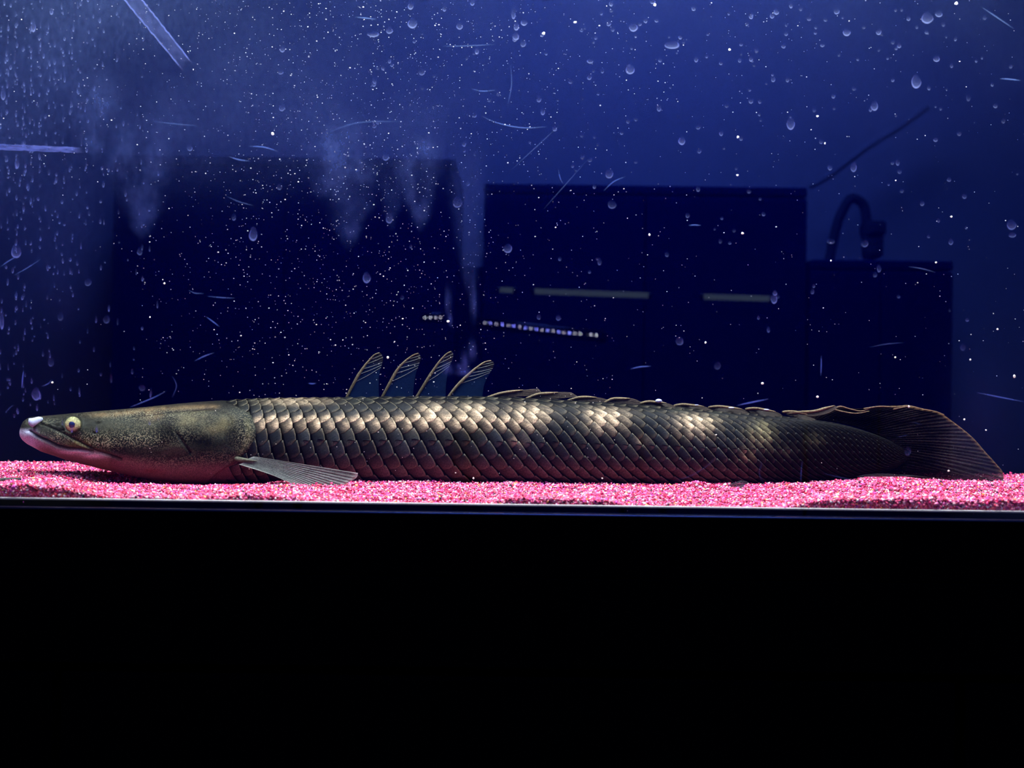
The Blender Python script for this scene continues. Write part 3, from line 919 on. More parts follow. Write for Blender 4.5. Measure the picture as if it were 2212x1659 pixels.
    for cx, cy, rx, ry in ((123, 918, 6, 2), (211, 913, 7, 2), (205, 935, 6, 2.2), (136, 929, 5, 1.8)):
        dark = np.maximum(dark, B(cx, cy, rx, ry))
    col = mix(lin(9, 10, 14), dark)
    verm = np.clip(0.85 * cheek + 0.75 * B(130, 945, 60, 14) + 0.6 * B(345, 1000, 90, 14) + 0.55 * B(530, 945, 24, 46) + 0.45 * B(470, 990, 50, 14) + 0.5 * B(300, 895, 120, 10) + 0.4 * B(90, 910, 40, 10) + 0.22 * B(380, 925, 140, 40), 0, 0.9)
    verm = verm * (1 - 0.8 * np.clip(B(362, 935, 20, 28) + B(442, 957, 36, 15) + 0.7 * B(505, 945, 20, 24), 0, 1)) * (1 - dark) * (1 - 0.8 * sstep(0.8, 0.95, rel)) * (1 - sstep(548, 562, px))
    col = col * (0.25 + 0.16 * pale + 0.35 * np.clip(B(208, 985, 26, 6) + B(165, 975, 32, 4), 0, 1) + 0.36 * np.clip((1 - sstep(62, 110, px)) * sstep(915, 934, py), 0, 1))[..., None]
    body = sstep(548, 575, px)
    col = mix(lin(24, 23, 24), body * 0.85)
    return D, col, verm


stations = np.concatenate([np.linspace(49, 60, 14)[:-1], np.linspace(60, 575, 420)[:-1], np.linspace(575, 1968, 260)])
MS = 96                                        # points from back to belly on one flank
vv = np.linspace(0, math.pi, MS)
S, VVv = np.meshgrid(stations, vv, indexing='ij')
p_near = body_pt(S, VVv)
bx, by = proj(p_near)
D, hc, hv = head_fields(bx, by, VVv)
fade = np.sin(VVv) ** 0.35
D = D * fade * sstep(49, 58, S)
p_near = body_pt(S, VVv, D)
p_far = p_near.copy()
yc_all = np.interp(S, _sx, _py)
p_far[..., 1] = 2 * yc_all - p_near[..., 1]
ring = np.concatenate([p_near, p_far[:, -2:0:-1]], axis=1)
rc = np.concatenate([hc, hc[:, -2:0:-1]], axis=1)
rv = np.concatenate([hv, hv[:, -2:0:-1]], axis=1)
RN = ring.shape[1]
ns = len(stations)
V = np.concatenate([ring.reshape(-1, 3), ring[0].mean(0)[None], ring[-1].mean(0)[None]])
Fq = grid_faces(ns, RN, True)
caps = [(ns * RN, j, (j + 1) % RN) for j in range(RN)] + [(ns * RN + 1, (ns - 1) * RN + (j + 1) % RN, (ns - 1) * RN + j) for j in range(RN)]
FISH = empty('fish', P(1000, 1050, 0.70))
tag(FISH, 'long dark bichir with a row of dorsal finlets resting on pink gravel', 'fish')
rcol = np.concatenate([rc.reshape(-1, 3), rc[0].mean(0)[None], rc[-1].mean(0)[None]])
rver = np.concatenate([rv.ravel(), [0, 0]])
obj('body', V, [tuple(int(i) for i in f) for f in Fq[:, ::-1]] + [c[::-1] for c in caps], M['skin'], FISH, True, col=np.clip(rcol, 0, 1), attrs={'verm': rver})

# ---- scales: oblique columns of rhombic plates
pitch = lambda px: np.interp(px, [540, 620, 900, 1250, 1450, 1650, 1850, 1960], [20, 24.5, 28.5, 28, 24.5, 19, 14.5, 12])
slant = lambda px: np.interp(px, [420, 540, 700, 950, 1400, 1700, 1960], [16, 24, 44, 84, 92, 72, 42])
cols = [455.0]
while cols[-1] < 1950:
    cols.append(cols[-1] + float(pitch(cols[-1] + 60)))
NROW = 12
row_v = np.linspace(0.02, math.pi * 0.985, NROW + 1)


def seam(c, v):
    """station of the seam that starts at c on the back, at angle v"""
    return c + slant(c) * v - 0.30 * slant(c) * np.exp(-(v / 0.5) ** 2)


def scale_colour(px, py, v, u, w, rnd, rnd2):
    n1, n2 = fbm(px / 26 + 60, py / 20, 3), fbm(px / 5 + 11, py / 4, 3)
    n3 = fbm(px / 90 + 5, py / 40 + 8, 3)
    B = lambda cx, cy, rx, ry: np.exp(-(((px - cx) / rx) ** 2 + ((py - cy) / ry) ** 2))
    col = np.ones(px.shape + (3,)) * lin(78, 85, 90)
    mix = lambda c, a: col * (1 - a[..., None]) + np.asarray(c) * a[..., None]
    col = mix(lin(36, 35, 36), 1 - sstep(0.45, 1.0, v))  # dark back, deepened in the colour to offset the overhead lamp
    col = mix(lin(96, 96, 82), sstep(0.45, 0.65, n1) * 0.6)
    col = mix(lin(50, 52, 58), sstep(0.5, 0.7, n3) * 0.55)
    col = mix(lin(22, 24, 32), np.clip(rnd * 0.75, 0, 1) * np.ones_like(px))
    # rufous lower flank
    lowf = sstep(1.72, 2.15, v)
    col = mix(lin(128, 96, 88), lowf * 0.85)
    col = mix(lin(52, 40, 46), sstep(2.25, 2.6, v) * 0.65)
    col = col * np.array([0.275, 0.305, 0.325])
    col = col * (1 + 0.75 * sstep(1.15, 1.7, v) + 0.5 * sstep(1.7, 2.2, v))[..., None]  # frontal light painted in: flank colour raised towards the belly
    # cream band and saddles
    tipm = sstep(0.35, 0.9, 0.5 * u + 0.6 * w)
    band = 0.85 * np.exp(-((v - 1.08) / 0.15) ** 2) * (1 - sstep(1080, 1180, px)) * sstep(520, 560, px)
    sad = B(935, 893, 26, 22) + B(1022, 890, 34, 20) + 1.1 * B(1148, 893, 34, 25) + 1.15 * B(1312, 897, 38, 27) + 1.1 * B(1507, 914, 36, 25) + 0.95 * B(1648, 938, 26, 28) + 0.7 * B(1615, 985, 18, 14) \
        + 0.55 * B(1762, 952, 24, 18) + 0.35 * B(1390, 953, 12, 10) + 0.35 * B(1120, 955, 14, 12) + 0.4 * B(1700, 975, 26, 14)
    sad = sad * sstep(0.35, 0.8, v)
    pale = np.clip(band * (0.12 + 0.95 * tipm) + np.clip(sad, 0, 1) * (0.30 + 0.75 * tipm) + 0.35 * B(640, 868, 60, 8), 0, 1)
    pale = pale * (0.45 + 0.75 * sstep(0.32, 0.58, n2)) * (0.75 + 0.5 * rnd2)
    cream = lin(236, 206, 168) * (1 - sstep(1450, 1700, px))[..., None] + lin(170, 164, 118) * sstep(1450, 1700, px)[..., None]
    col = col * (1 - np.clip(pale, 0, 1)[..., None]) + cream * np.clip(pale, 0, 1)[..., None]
    # nearly black tail root
    col = mix(lin(6, 7, 14), 0.94 * sstep(1520, 1760, px + 0.5 * (py - 950)) * (1 - np.clip(sad, 0, 1)))
    # each plate: overlap shade painted at the root, paler centre to the hind edge, fine pale rim
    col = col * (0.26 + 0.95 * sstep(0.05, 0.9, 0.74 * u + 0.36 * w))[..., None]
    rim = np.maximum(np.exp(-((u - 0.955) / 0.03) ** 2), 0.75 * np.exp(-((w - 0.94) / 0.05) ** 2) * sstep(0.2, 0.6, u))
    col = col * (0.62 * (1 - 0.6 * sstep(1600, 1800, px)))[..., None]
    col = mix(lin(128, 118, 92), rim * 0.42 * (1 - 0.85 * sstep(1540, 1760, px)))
    return np.clip(col, 0, 1)


su = np.array([0.0, 0.22, 0.5, 0.74, 0.9, 0.97, 1.0])
sw = np.array([0.0, 0.16, 0.45, 0.75, 0.9, 0.97, 1.0])
SU, SW = np.meshgrid(su, sw, indexing='ij')


def scale_mesh(c0, c1, v0, v1, mirror, rnd, rnd2):
    u, w = SU.copy(), SW.copy()
    # round off the lower hind corner
    k = np.clip((u - 0.55) / 0.45, 0, 1) * np.clip((w - 0.55) / 0.45, 0, 1)
    u2, w2 = u - 0.10 * k, w - 0.15 * k
    v = v0 + (v1 - v0) * (w2 * 1.14 - 0.06)
    v = np.clip(v - 0.12 * (u2 - 0.55) * np.sin(v), 0, math.pi)
    s0, s1 = seam(c0, v), seam(c1, v)
    px = s0 + (s1 - s0) * (u2 * 1.08 - 0.04)
    dome = np.sin(np.clip(u, 0, 1) * math.pi) * np.sin(np.clip(w, 0, 1) * math.pi)
    lift = 0.00005 + 0.00115 * u ** 1.4 + 0.00030 * w ** 2 + 0.00022 * dome - 0.0006 * (u < 0.01)
    edge = np.maximum(sstep(0.94, 1.0, u), sstep(0.94, 1.0, w) * (u > 0.1))
    size = (c1 - c0) / 28.0
    top = body_pt(np.minimum(px, 1967), v, (lift - 0.0002 * edge) * size)
    qx, qy = proj(top)
    col = scale_colour(qx, qy, v, u, w, rnd, rnd2)
    bot = body_pt(np.minimum(px, 1967), v, (lift - 0.0002 * edge) * size - 0.00035)
    if mirror:
        yc = np.interp(px, _sx, _py)
        top[..., 1] = 2 * yc - top[..., 1]
        bot[..., 1] = 2 * yc - bot[..., 1]
    n, m = SU.shape
    Nn = n * m
    f = grid_faces(n, m)
    if mirror: f = f[:, ::-1]
    e = np.array([k for k in range(m)] + [i * m + m - 1 for i in range(1, n)] + [(n - 1) * m + k for k in range(m - 2, -1, -1)] + [i * m for i in range(n - 2, 0, -1)])
    e2 = np.roll(e, -1)
    rim = np.stack([e, e + Nn, e2 + Nn, e2], -1)
    if mirror: rim = rim[:, ::-1]
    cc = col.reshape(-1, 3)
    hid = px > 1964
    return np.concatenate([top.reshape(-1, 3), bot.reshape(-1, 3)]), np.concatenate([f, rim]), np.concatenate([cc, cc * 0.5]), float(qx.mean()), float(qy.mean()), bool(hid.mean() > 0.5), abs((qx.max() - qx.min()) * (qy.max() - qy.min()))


cand = []
for ci in range(len(cols) - 1):
    for ri in range(NROW):
        vm = (row_v[ri] + row_v[ri + 1]) / 2
        sx_ = float(seam(cols[ci], vm))
        if sx_ > 1955 or sx_ < 490: continue
        r1, r2 = rng.random(), rng.random()
        for mirror in (False, True):
            Vs, Fs, Cs, qx, qy, hid, ar = scale_mesh(cols[ci], cols[ci + 1], row_v[ri], row_v[ri + 1], mirror, r1, r2)
            if hid: continue
            # under the gill cover or on the head: no plate there
            xg = float(np.interp(qy, gill[:, 0], gill[:, 1]))
            if not mirror: qx_keep = qx
            if qx_keep < xg + 4 or qx_keep < 500: continue
            cand.append((mirror, ar if not mirror and qy < 1052 else 0.0, Vs, Fs, Cs))
cand.sort(key=lambda c: -c[1])
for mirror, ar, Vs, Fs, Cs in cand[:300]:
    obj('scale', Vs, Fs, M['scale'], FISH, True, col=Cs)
VV, FF, CCc, off = [], [], [], 0
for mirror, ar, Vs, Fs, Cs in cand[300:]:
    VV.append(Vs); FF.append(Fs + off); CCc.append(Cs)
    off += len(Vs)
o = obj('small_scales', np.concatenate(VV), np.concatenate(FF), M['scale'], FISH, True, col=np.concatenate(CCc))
o['kind'] = 'stuff'

# lateral line: a dark pore slit in each plate of one row
slit_mat = principled('pore', (0.002, 0.002, 0.004), 0.8, 0.05)
for ci in range(len(cols) - 1):
    if cols[ci] < 600 or cols[ci] > 1560 or rng.random() < 0.08: continue
    v = 1.50 + 0.012 * rng.normal()
    s0, s1 = float(seam(cols[ci], v)), float(seam(cols[ci + 1], v))
    uu = np.linspace(0.42, 0.9, 6)
    pts = body_pt(s0 + (s1 - s0) * uu, v - 0.03 * (uu - 0.6) + 0.012 * np.sin(uu * 9), 0.0004 + 0.00115 * uu ** 1.4)
    tube('pore_slit', pts, np.array([0.00008, 0.00026, 0.00032, 0.00032, 0.00024, 0.00008]), slit_mat, FISH, 6)

# ---- eye
ey = P(158, 917, 0.6762)
rE = 17.5 * 0.676 / F


def sphere_part(c, r, flat, a0, a1, rings, seg, rscale=1.0):
    """cap of a flattened sphere facing the camera, between the angles a0 and a1 from its front"""
    V, Fc = [], []
    for i in range(rings + 1):
        a = a0 + (a1 - a0) * i / rings
        for s in range(seg):
            t = 2 * math.pi * s / seg
            V.append((c.x + r * math.sin(a) * math.cos(t) * rscale, c.y - r * flat * math.cos(a), c.z + r * math.sin(a) * math.sin(t) * rscale))
    Fc = [(i * seg + s, i * seg + (s + 1) % seg, (i + 1) * seg + (s + 1) % seg, (i + 1) * seg + s) for i in range(rings) for s in range(seg)]
    return np.array(V), Fc


V, Fc = sphere_part(ey, rE, 0.55, 0.02, math.pi * 0.75, 18, 40)
ang = np.arctan2(V[:, 2] - ey.z, V[:, 0] - ey.x)
rr = np.hypot(V[:, 0] - ey.x, V[:, 2] - ey.z) / rE
mott = 0.5 + 0.5 * np.sin(ang * 9 + 2 * np.sin(ang * 4))
ec = np.tile(lin(150, 150, 106), (len(V), 1)) * (0.55 + 0.5 * (1 - mott * sstep(0.6, 0.9, rr)))[:, None]
ec = ec * (1 - 0.88 * (sstep(0.62, 0.92, rr) * sstep(0.1, -0.5, np.sin(ang) + 0.35 * mott)))[:, None]
ec = ec * (1 - 0.75 * sstep(0.93, 1.0, rr))[:, None]
EYE = obj('eye', V, Fc, M['spine'], FISH, True, col=ec)
V, Fc = sphere_part(Vector((ey.x + 0.0001, ey.y - rE * 0.05, ey.z)), rE * 0.62, 0.83, 0.5, 1.12, 6, 36)
iris = obj('iris', V, Fc, principled('iris', tuple(lin(190, 186, 140)), 0.4, 0.4, noise=(2500, tuple(lin(120, 120, 84)))), EYE, True)
V, Fc = sphere_part(Vector((ey.x + 0.0001, ey.y - rE * 0.05, ey.z)), rE * 0.62, 0.95, 0.01, 0.80, 8, 36)
obj('pupil', V, Fc, principled('pupil', (0.006, 0.012, 0.06), 0.12, 0.6), EYE, True)

# ---- pale tubular nostril on the snout
n_pts = catmull(np.array([list(P(x, y, Y)) for x, y, Y in ((90, 905, 0.687), (82, 907, 0.683), (73, 911, 0.681), (62, 915, 0.680))]), 10)
white_skin = principled('pale_nostril', tuple(lin(184, 190, 214)), 0.6, 0.1, noise=(700, tuple(lin(104, 112, 150))))
tube('nostril_tube', n_pts, np.array([.0010, .0013, .0016, .0018, .0020, .0022, .0024, .0027, .0030, .0010]), white_skin, FISH, 12)

# ---- fins
def fin_grid(lead, trail, n=22, m=9):
    """grid between a leading and a trailing edge, both from root to tip, in photograph pixels"""
    a, b = catmull(lead, n), catmull(trail, n)
    s = np.linspace(0, 1, m)[None, :, None]
    return a[:, None] * (1 - s) + b[:, None] * s


def place(px, Y):
    return Pn(px[..., 0], px[..., 1], Y)


spine_c = lin(98, 88, 68)
upright = [([(747, 862), (760, 836), (780, 801), (797, 779), (811, 765), (820, 762)], [(819, 864), (818, 832), (820, 803), (826, 783), (827, 771), (822, 762.5)]),
           ([(823, 862), (840, 831), (862, 794), (880, 776), (895, 766), (904, 763)], [(892, 864), (893, 842), (898, 808), (906, 784), (909, 771), (905, 763.5)]),
           ([(897, 862), (915, 833), (940, 794), (955, 774), (968, 762), (975, 759)], [(962, 864), (965, 818), (971, 790), (978, 774), (979, 764), (976, 759.5)]),
           ([(965, 862), (985, 836), (1010, 811), (1031, 793), (1050, 781), (1061, 779)], [(1041, 864), (1047, 828), (1058, 806), (1066, 792), (1067, 784), (1062, 779.5)])]
for fi, (lead, trail) in enumerate(upright):
    root = empty('dorsal_finlet', (0, 0, 0))
    root.parent = FISH
    root.location = P(lead[0][0], 862, 0.70) - FISH.location
    Yb = 0.7005
    g_ = fin_grid(lead, trail)
    n, m = g_.shape[:2]
    tt, ss = np.linspace(0, 1, n)[:, None] + np.zeros((1, m)), np.linspace(0, 1, m)[None] + np.zeros((n, 1))
    colr = np.ones((n, m, 3)) * np.array([0.008, 0.020, 0.060])
    colr = colr * (1 - sstep(0.6, 0.9, tt)[..., None]) + lin(44, 40, 36) * sstep(0.6, 0.9, tt)[..., None]
    al = 0.36 + 0.25 * sstep(0.5, 0.95, tt) + 0.15 * (1 - sstep(0, 0.2, tt))
    lean = Yb + 0.004 * tt
    sheet('membrane', place(g_, lean), M['fin'], root, 0.0003, col=colr.reshape(-1, 3), attrs={'alpha': al})
    c = catmull(lead, 20)
    sp_col = np.ones((20, 3)) * spine_c * np.linspace(0.45, 1.0, 20)[:, None] * (1.25 if fi == 3 else 0.8)
    tube('spine', place(c, Yb - 0.0003 + 0.004 * np.linspace(0, 1, 20)), np.concatenate([np.linspace(0.0008, 0.00095, 10), np.linspace(0.00085, 0.0003, 10)]), M['spine'], root, 8, col=sp_col)
    for k in range(5):
        t0 = 0.36 + 0.115 * k
        a0 = np.array(c[int(19 * t0)])
        tr = catmull(trail, 20)
        t1 = min(0.99, 0.70 + 0.07 * k)
        b0 = tr[int(19 * t1)]
        mid = (a0 + b0) / 2 + np.array([0.6, 1.2 * (1 - k / 4)])
        rp = catmull([a0, mid, b0], 10)
        tube('fin_ray', place(rp, Yb - 0.0003 + 0.004 * np.linspace(t0, t1, 10)), np.linspace(0.00022, 0.00011, 10), M['spine'], root, 5, col=lin(84, 86, 88))

folded = [([(1050, 860), (1080, 850), (1110, 845), (1145, 841), (1163, 840)], [(1062, 862), (1090, 860), (1120, 857), (1150, 855), (1171, 849)], 0),
          ([(1135, 862), (1160, 852), (1190, 849), (1215, 847), (1235, 848)], [(1148, 866), (1175, 864), (1200, 862), (1225, 860), (1249, 857)], 0),
          ([(1225, 866), (1248, 859), (1275, 858), (1300, 860), (1314, 864)], [(1240, 869), (1262, 867), (1285, 869), (1305, 872), (1325, 873)], 0),
          ([(1305, 870), (1322, 862), (1345, 861), (1370, 862), (1384, 868)], [(1318, 873), (1335, 871), (1355, 873), (1375, 877), (1395, 877)], 0),
          ([(1382, 872), (1397, 868), (1420, 869), (1445, 872), (1462, 879)], [(1392, 878), (1410, 877), (1430, 880), (1450, 885), (1471, 886)], 1),
          ([(1455, 877), (1470, 874), (1498, 876), (1528, 880), (1545, 888)], [(1465, 884), (1485, 884), (1510, 889), (1532, 896), (1551, 897)], 1),
          ([(1530, 880), (1548, 878), (1580, 881), (1610, 886), (1628, 898)], [(1540, 888), (1565, 892), (1590, 899), (1615, 908), (1636, 911)], 1),
          ([(1610, 884), (1628, 882), (1655, 886), (1682, 892), (1698, 904)], [(1620, 892), (1640, 897), (1660, 904), (1682, 912), (1702, 916)], 1),
          ([(1690, 890), (1708, 889), (1735, 893), (1755, 900), (1768, 910)], [(1700, 896), (1718, 902), (1735, 909), (1755, 915), (1770, 915)], 1),
          ([(1700, 893), (1730, 890), (1760, 888), (1785, 881), (1803, 876)], [(1715, 900), (1745, 900), (1770, 898), (1792, 892), (1811, 880)], 2)]
for fi, (lead, trail, mode) in enumerate(folded):
    root = empty('dorsal_finlet', (0, 0, 0))
    root.parent = FISH
    lead, trail = np.array(lead, float), np.array(trail, float)
    cx = lead[0]
    root.location = P(cx[0], cx[1], 0.70) - FISH.location
    c, tr = catmull(lead, 22), catmull(trail, 22)
    yc = np.interp(c[:, 0], YC[:, 0], YC[:, 1])
    Yl = yc - 0.0015
    Yt = np.minimum(yc - 0.0022, np.array([near_y(a, b) for a, b in tr]) - 0.0012) if mode == 1 else yc - 0.002
    s = np.linspace(0, 1, 9)[None, :]
    g_ = c[:, None] * (1 - s[..., None]) + tr[:, None] * s[..., None]
    Yg_ = Yl[:, None] * (1 - s) + np.asarray(Yt)[:, None] * s
    rib = 0.00022 * np.sin(s * math.pi * 9) * np.linspace(0.2, 1, 22)[:, None]
    cc = np.ones((22, 9, 3)) * lin(60, 52, 46) * (0.55 + 0.9 * np.linspace(0, 1, 22) ** 2)[:, None, None]
    cc = cc * (0.75 + 0.45 * np.cos(s * math.pi * 9))[..., None]
    if mode == 1: cc = cc * 0.55
    sheet('membrane', place(g_, Yg_ + rib), M['spine'], root, 0.0003, col=np.clip(cc.reshape(-1, 3), 0.001, 1))
    k = 16 if fi < 9 else 22
    warm = spine_c * np.array([1.15, 1.1, 1.05])
    tube('spine', place(c[:k], Yl[:k] - 0.0003), np.concatenate([[0.0006], np.full(k - 6, 0.00085), np.linspace(0.0008, 0.0002, 5)]), M['spine'], root, 8, col=np.ones((k, 3)) * warm * np.linspace(0.7, 1.25, k)[:, None])
# pale lumps on the folded finlets
for x, y, r_ in ((1423, 866, 7.5), (1505, 875, 4.5), (1580, 881, 6.5), (1656, 885, 6)):
    V, Fc = sphere_part(P(x, y, 0.699), r_ * 0.7 / F, 1.0, 0.02, math.pi * 0.97, 8, 12)
    V[:, 2] = (V[:, 2] - V[:, 2].mean()) * (0.6 if x == 1423 else 0.3) + V[:, 2].mean()
    obj('pale_lump', V, Fc, white_skin, FISH, True)


def ray_fin(name, root_pts, tip_pts, Yr, Yt, parent, nray, colf, alphaf, thick=0.00035, amp=0.00018, n=34, bow=0.0, mat='fin'):
    """fan of rays between a root curve and an outer margin (photograph pixels); the rays stand proud as ridges"""
    m = nray * 4 + 1
    a, b = catmull(root_pts, m), catmull(tip_pts, m)
    t = np.linspace(0, 1, n)[:, None, None]
    g_ = a[None] * (1 - t) + b[None] * t
    tang = (b - a)
    nrm = np.stack([-tang[:, 1], tang[:, 0]], -1) / (np.linalg.norm(tang, axis=1, keepdims=True) + 1e-6)
    g_ = g_ + bow * np.sin(t * math.pi) * nrm[None]
    s = np.linspace(0, 1, m)
    ridge = np.cos(s * nray * 2 * math.pi)
    t2 = np.linspace(0, 1, n)[:, None]
    Yg_ = np.asarray(Yr) * (1 - t2) + np.asarray(Yt) * t2 - amp * ridge[None] * sstep(0, 0.15, t2)
    T2, S2 = np.broadcast_arrays(t2, s[None])
    R2 = np.broadcast_to(ridge[None], T2.shape)
    return sheet(name, place(g_, Yg_), M[mat], parent, thick, col=np.clip(colf(T2, S2, R2, g_), 0, 1).reshape(-1, 3), attrs={'alpha': np.clip(alphaf(T2, S2, R2, g_), 0, 1)})


# pectoral fin: fleshy base with the fan of rays
def pec_col(t, s, r, g_):
    band = fbm(t * 14, s * 30, 3)
    c = lin(126, 131, 128) * (0.5 + 0.55 * band)[..., None] + lin(150, 152, 146) * (0.5 * np.clip(r, 0, 1) * (0.5 + band))[..., None]
    edge = np.maximum(sstep(0.95, 1.0, t), sstep(0.96, 1.0, s))
    return c * (1 - edge[..., None]) + lin(196, 190, 186) * edge[..., None]


pf = ray_fin('pectoral_fin', [(548, 986), (538, 990), (528, 996), (522, 1001), (516, 1003)], [(773, 1022), (771, 1030), (757, 1040), (738, 1050), (712, 1058), (680, 1061), (655, 1056), (625, 1042), (590, 1027), (555, 1015)], 0.668, 0.655, FISH, 24, pec_col,
             lambda t, s, r, g_: 0.86 + 0.1 * r, thick=0.0005, amp=0.00022)
V = []
lobe = catmull(np.array([list(P(x, y, Y)) for x, y, Y in ((500, 984, 0.676), (515, 992, 0.671), (532, 994, 0.6675), (556, 996, 0.666))]), 12)
tube('fin_base', lobe, np.array([.0008, .0011, .0013, .0014, .0015, .0015, .0014, .0012, .0010, .0008, .0005, .0002]), M['spine'], FISH, 14, col=lin(76, 76, 64))


# tail fin
def tail_col(t, s, r, g_):
    n_ = fbm(g_[..., 0] / 40, g_[..., 1] / 7, 4)
    c = lin(26, 22, 26) * (0.25 + 0.8 * n_)[..., None] + lin(78, 66, 58) * (0.45 * np.clip(r, 0, 1) * sstep(0.3, 0.75, n_) * (0.2 + 0.8 * t))[..., None]
    topm = (1 - sstep(0.0, 0.12, s)) * (0.3 + 0.7 * t)
    c = c * (1 - 0.7 * topm[..., None]) + lin(120, 98, 74) * (0.7 * topm)[..., None]
    far = sstep(2010, 2070, g_[..., 0])
    c = c + lin(66, 58, 58) * (far * (0.5 + 0.5 * n_) * 0.6)[..., None]  # glow of the mirrored wall painted into the fin's outer end
    e = sstep(0.955, 1.0, t)
    c = c * (1 - e[..., None]) + lin(128, 100, 68) * e[..., None]
    deep = 1 - sstep(1900, 2040, g_[..., 0] + 60 * (1 - s))
    return c * (1 - 0.75 * deep)[..., None]


ray_fin('tail_fin', [(1735, 903), (1790, 910), (1840, 920), (1890, 938), (1935, 962), (1955, 985), (1945, 1005), (1915, 1018), (1880, 1028)],
        [(1768, 892), (1812, 880), (1850, 883), (1900, 878), (1955, 877), (1990, 884), (2030, 892), (2060, 912), (2100, 944), (2132, 980), (2152, 1002), (2166, 1020), (2168, 1034), (2158, 1044), (2110, 1042), (2050, 1038), (1990, 1034)],
        0.719, 0.724, FISH, 50, tail_col, lambda t, s, r, g_: 0.985 - 0.28 * sstep(0.5, 1.0, t) * (1 - np.clip(r, 0, 1)), thick=0.0006, amp=0.0003, bow=-3.0)
# wavy edge of the back part of the dorsal fin running into the tail
for pts in ([(1790, 892), (1812, 878), (1838, 884), (1862, 888), (1885, 880), (1910, 877)], [(1866, 883), (1900, 878), (1935, 879), (1962, 876), (1985, 882)], [(1930, 884), (1965, 878), (1995, 884), (2025, 890), (2040, 896)], [(1800, 884), (1825, 890), (1850, 893), (1878, 888)]):
    c = catmull(pts, 18)
    tube('fin_ray', place(c, 0.7185), np.linspace(0.0005, 0.0002, 18), M['spine'], FISH, 7, col=np.ones((18, 3)) * lin(112, 92, 70) * np.linspace(0.8, 1.1, 18)[:, None])


def grey_fin(t, s, r, g_):
    return lin(92, 96, 104) * (0.5 + 0.5 * fbm(t * 9, s * 20, 3))[..., None] + lin(120, 124, 132) * (0.4 * np.clip(r, 0, 1))[..., None]


ray_fin('pelvic_fin', [(1540, 1052), (1536, 1055), (1532, 1058)], [(1602, 1038), (1616, 1042), (1608, 1049), (1604, 1057)], 0.674, 0.662, FISH, 7, grey_fin, lambda t, s, r, g_: 0.75 + 0.2 * r, thick=0.0004, bow=2.0)
ray_fin('pelvic_fin', [(1425, 1050), (1425, 1053), (1425, 1056)], [(1500, 1051), (1520, 1056), (1490, 1058)], 0.676, 0.664, FISH, 6, lambda t, s, r, g_: grey_fin(t, s, r, g_) * 0.35, lambda t, s, r, g_: 0.8 + 0 * t, thick=0.0004)
ray_fin('anal_fin', [(1850, 1030), (1880, 1030), (1930, 1030)], [(1925, 1024), (1955, 1027), (1985, 1028), (2035, 1036)], 0.705, 0.700, FISH, 8, lambda t, s, r, g_: grey_fin(t, s, r, g_) * 0.7, lambda t, s, r, g_: 0.75 + 0.2 * r, thick=0.0004, bow=-3.0)

# ------------------------------------------------------------------ specks drifting in the water
ico = np.array([(0, 0, 1), (.894, 0, .447), (.276, .851, .447), (-.724, .526, .447), (-.724, -.526, .447), (.276, -.851, .447), (.724, .526, -.447), (-.276, .851, -.447), (-.894, 0, -.447), (-.276, -.851, -.447), (.724, -.526, -.447), (0, 0, -1)])
ico_f = np.array([(0, 1, 2), (0, 2, 3), (0, 3, 4), (0, 4, 5), (0, 5, 1), (1, 6, 2), (2, 7, 3), (3, 8, 4), (4, 9, 5), (5, 10, 1), (1, 10, 6), (2, 6, 7), (3, 7, 8), (4, 8, 9), (5, 9, 10), (11, 7, 6), (11, 8, 7), (11, 9, 8), (11, 10, 9), (11, 6, 10)])
speck_mat, t, out = nt('speck')
d_, tr_, mx_ = N(t, 'BsdfDiffuse'), N(t, 'BsdfTranslucent'), N(t, 'MixShader')
d_.inputs[0].default_value = (0.80, 0.78, 0.72, 1)
tr_.inputs[0].default_value = (0.95, 0.93, 0.88, 1)
t.links.new(d_.outputs[0], mx_.inputs[1])
t.links.new(tr_.outputs[0], mx_.inputs[2])
t.links.new(mx_.outputs[0], out.inputs[0])
NS = 17000
spx = rng.uniform(-240, 2452, NS)
spy = rng.uniform(-150, 1040, NS)
wgt = 0.10 + 0.9 * np.exp(-((spx - 720) / 380) ** 2 - ((spy - 480) / 420) ** 2) + 0.6 * np.exp(-((spx - 900) / 620) ** 2 - (spy / 320) ** 2)
wgt *= np.where((spx < 300) & (spy > 400), 0.25, 1.0) * np.where(spy > 870, 0.25, 1.0)
keep = rng.random(NS) < wgt
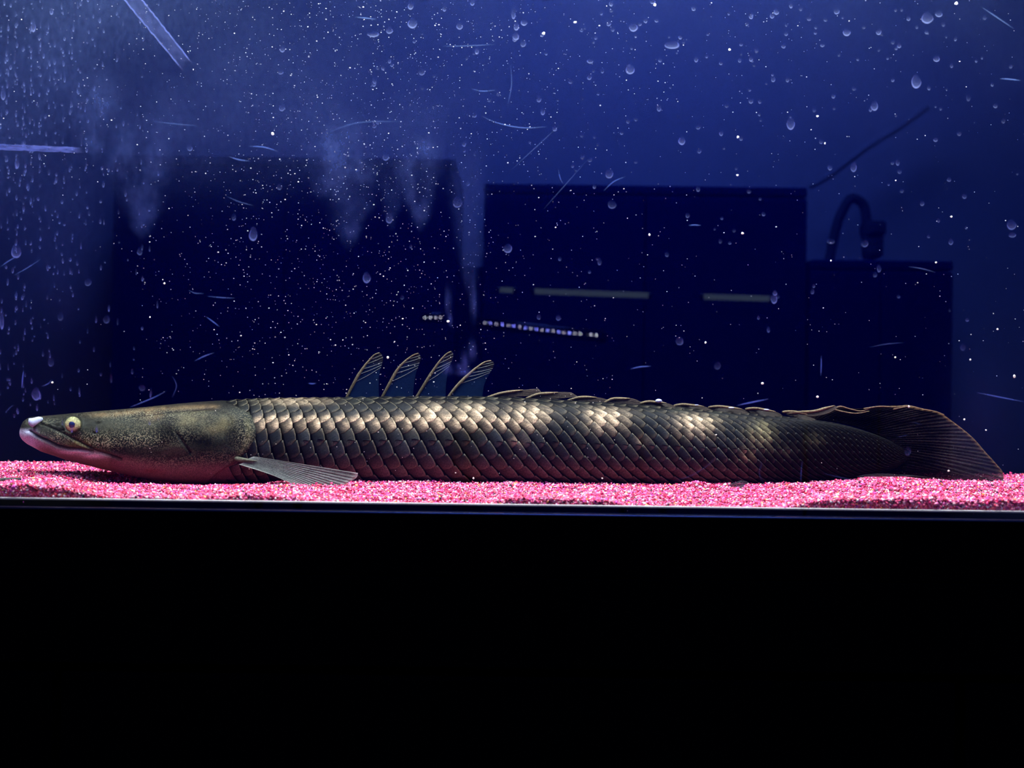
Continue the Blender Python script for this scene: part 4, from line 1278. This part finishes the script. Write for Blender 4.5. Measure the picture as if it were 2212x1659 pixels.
spx[:900] = np.where(rng.random(900) < 0.5, rng.uniform(-1000, -240, 900), rng.uniform(2450, 3200, 900))
keep[:900] = True
spx, spy = spx[keep], spy[keep]
NS = len(spx)
spd = rng.uniform(0.575, 0.66, NS)
sr = np.exp(rng.normal(math.log(0.000110), 0.38, NS)).clip(0.00006, 0.0003)
sc_ = Pn(spx, spy, spd)
stretch = 1 + rng.random((NS, 1, 3)) * np.array([0.9, 0.2, 0.2])
V = sc_[:, None] + ico[None] * sr[:, None, None] * stretch
Fs = (ico_f[None] + 12 * np.arange(NS)[:, None, None]).reshape(-1, 3)
o = obj('suspended_specks', V.reshape(-1, 3), Fs, speck_mat, None, True)
tag(o, 'fine pale specks drifting through the aquarium water', 'specks', kind='stuff')
flecks = [(589, 289, 4.0), (1524, 740, 3.4), (1647, 828, 3.2), (1766, 857, 3.4), (2155, 711, 3.2), (2191, 813, 4.2), (1242, 48, 4), (1174, 72, 4.2), (2066, 7, 4.5), (1576, 107, 3), (1766, 251, 3.2), (1594, 296, 2.8), (1782, 310, 2.8), (1593, 378, 3.2), (1403, 507, 3),
          (1935, 390, 2.6), (2055, 468, 3), (1604, 504, 3), (968, 694, 3.6), (838, 772, 3), (1415, 10, 5), (1023, 1033, 3.2), (1301, 1033, 2.6), (1963, 878, 3), (2083, 906, 2.6), (2130, 929, 2.6), (2049, 1017, 2.6), (2096, 777, 2.6), (1934, 772, 2.5), (1795, 563, 2.6), (2022, 567, 2.8), (113, 826, 2.5), (324, 685, 2.4), (355, 612, 2.5)]
for x, y, r_ in flecks:
    r = r_ * 0.52 / F
    c = np.array(P(x, y, float(rng.uniform(0.60, 0.645))))
    V = c + ico * r * np.array([rng.uniform(0.8, 1.3), 0.9, rng.uniform(0.8, 1.3)]) + rng.normal(0, 0.12 * r, (12, 3))
    o = obj('fleck', V, ico_f, speck_mat, None, True)
    if (x, y) == (2191, 813):
        tag(o, 'round amber fleck in the water above the tail tip', 'fleck', 'bright flecks adrift in the water')
        continue
    tag(o, 'larger bright fleck drifting in the water among finer specks', 'fleck', 'bright flecks adrift in the water')
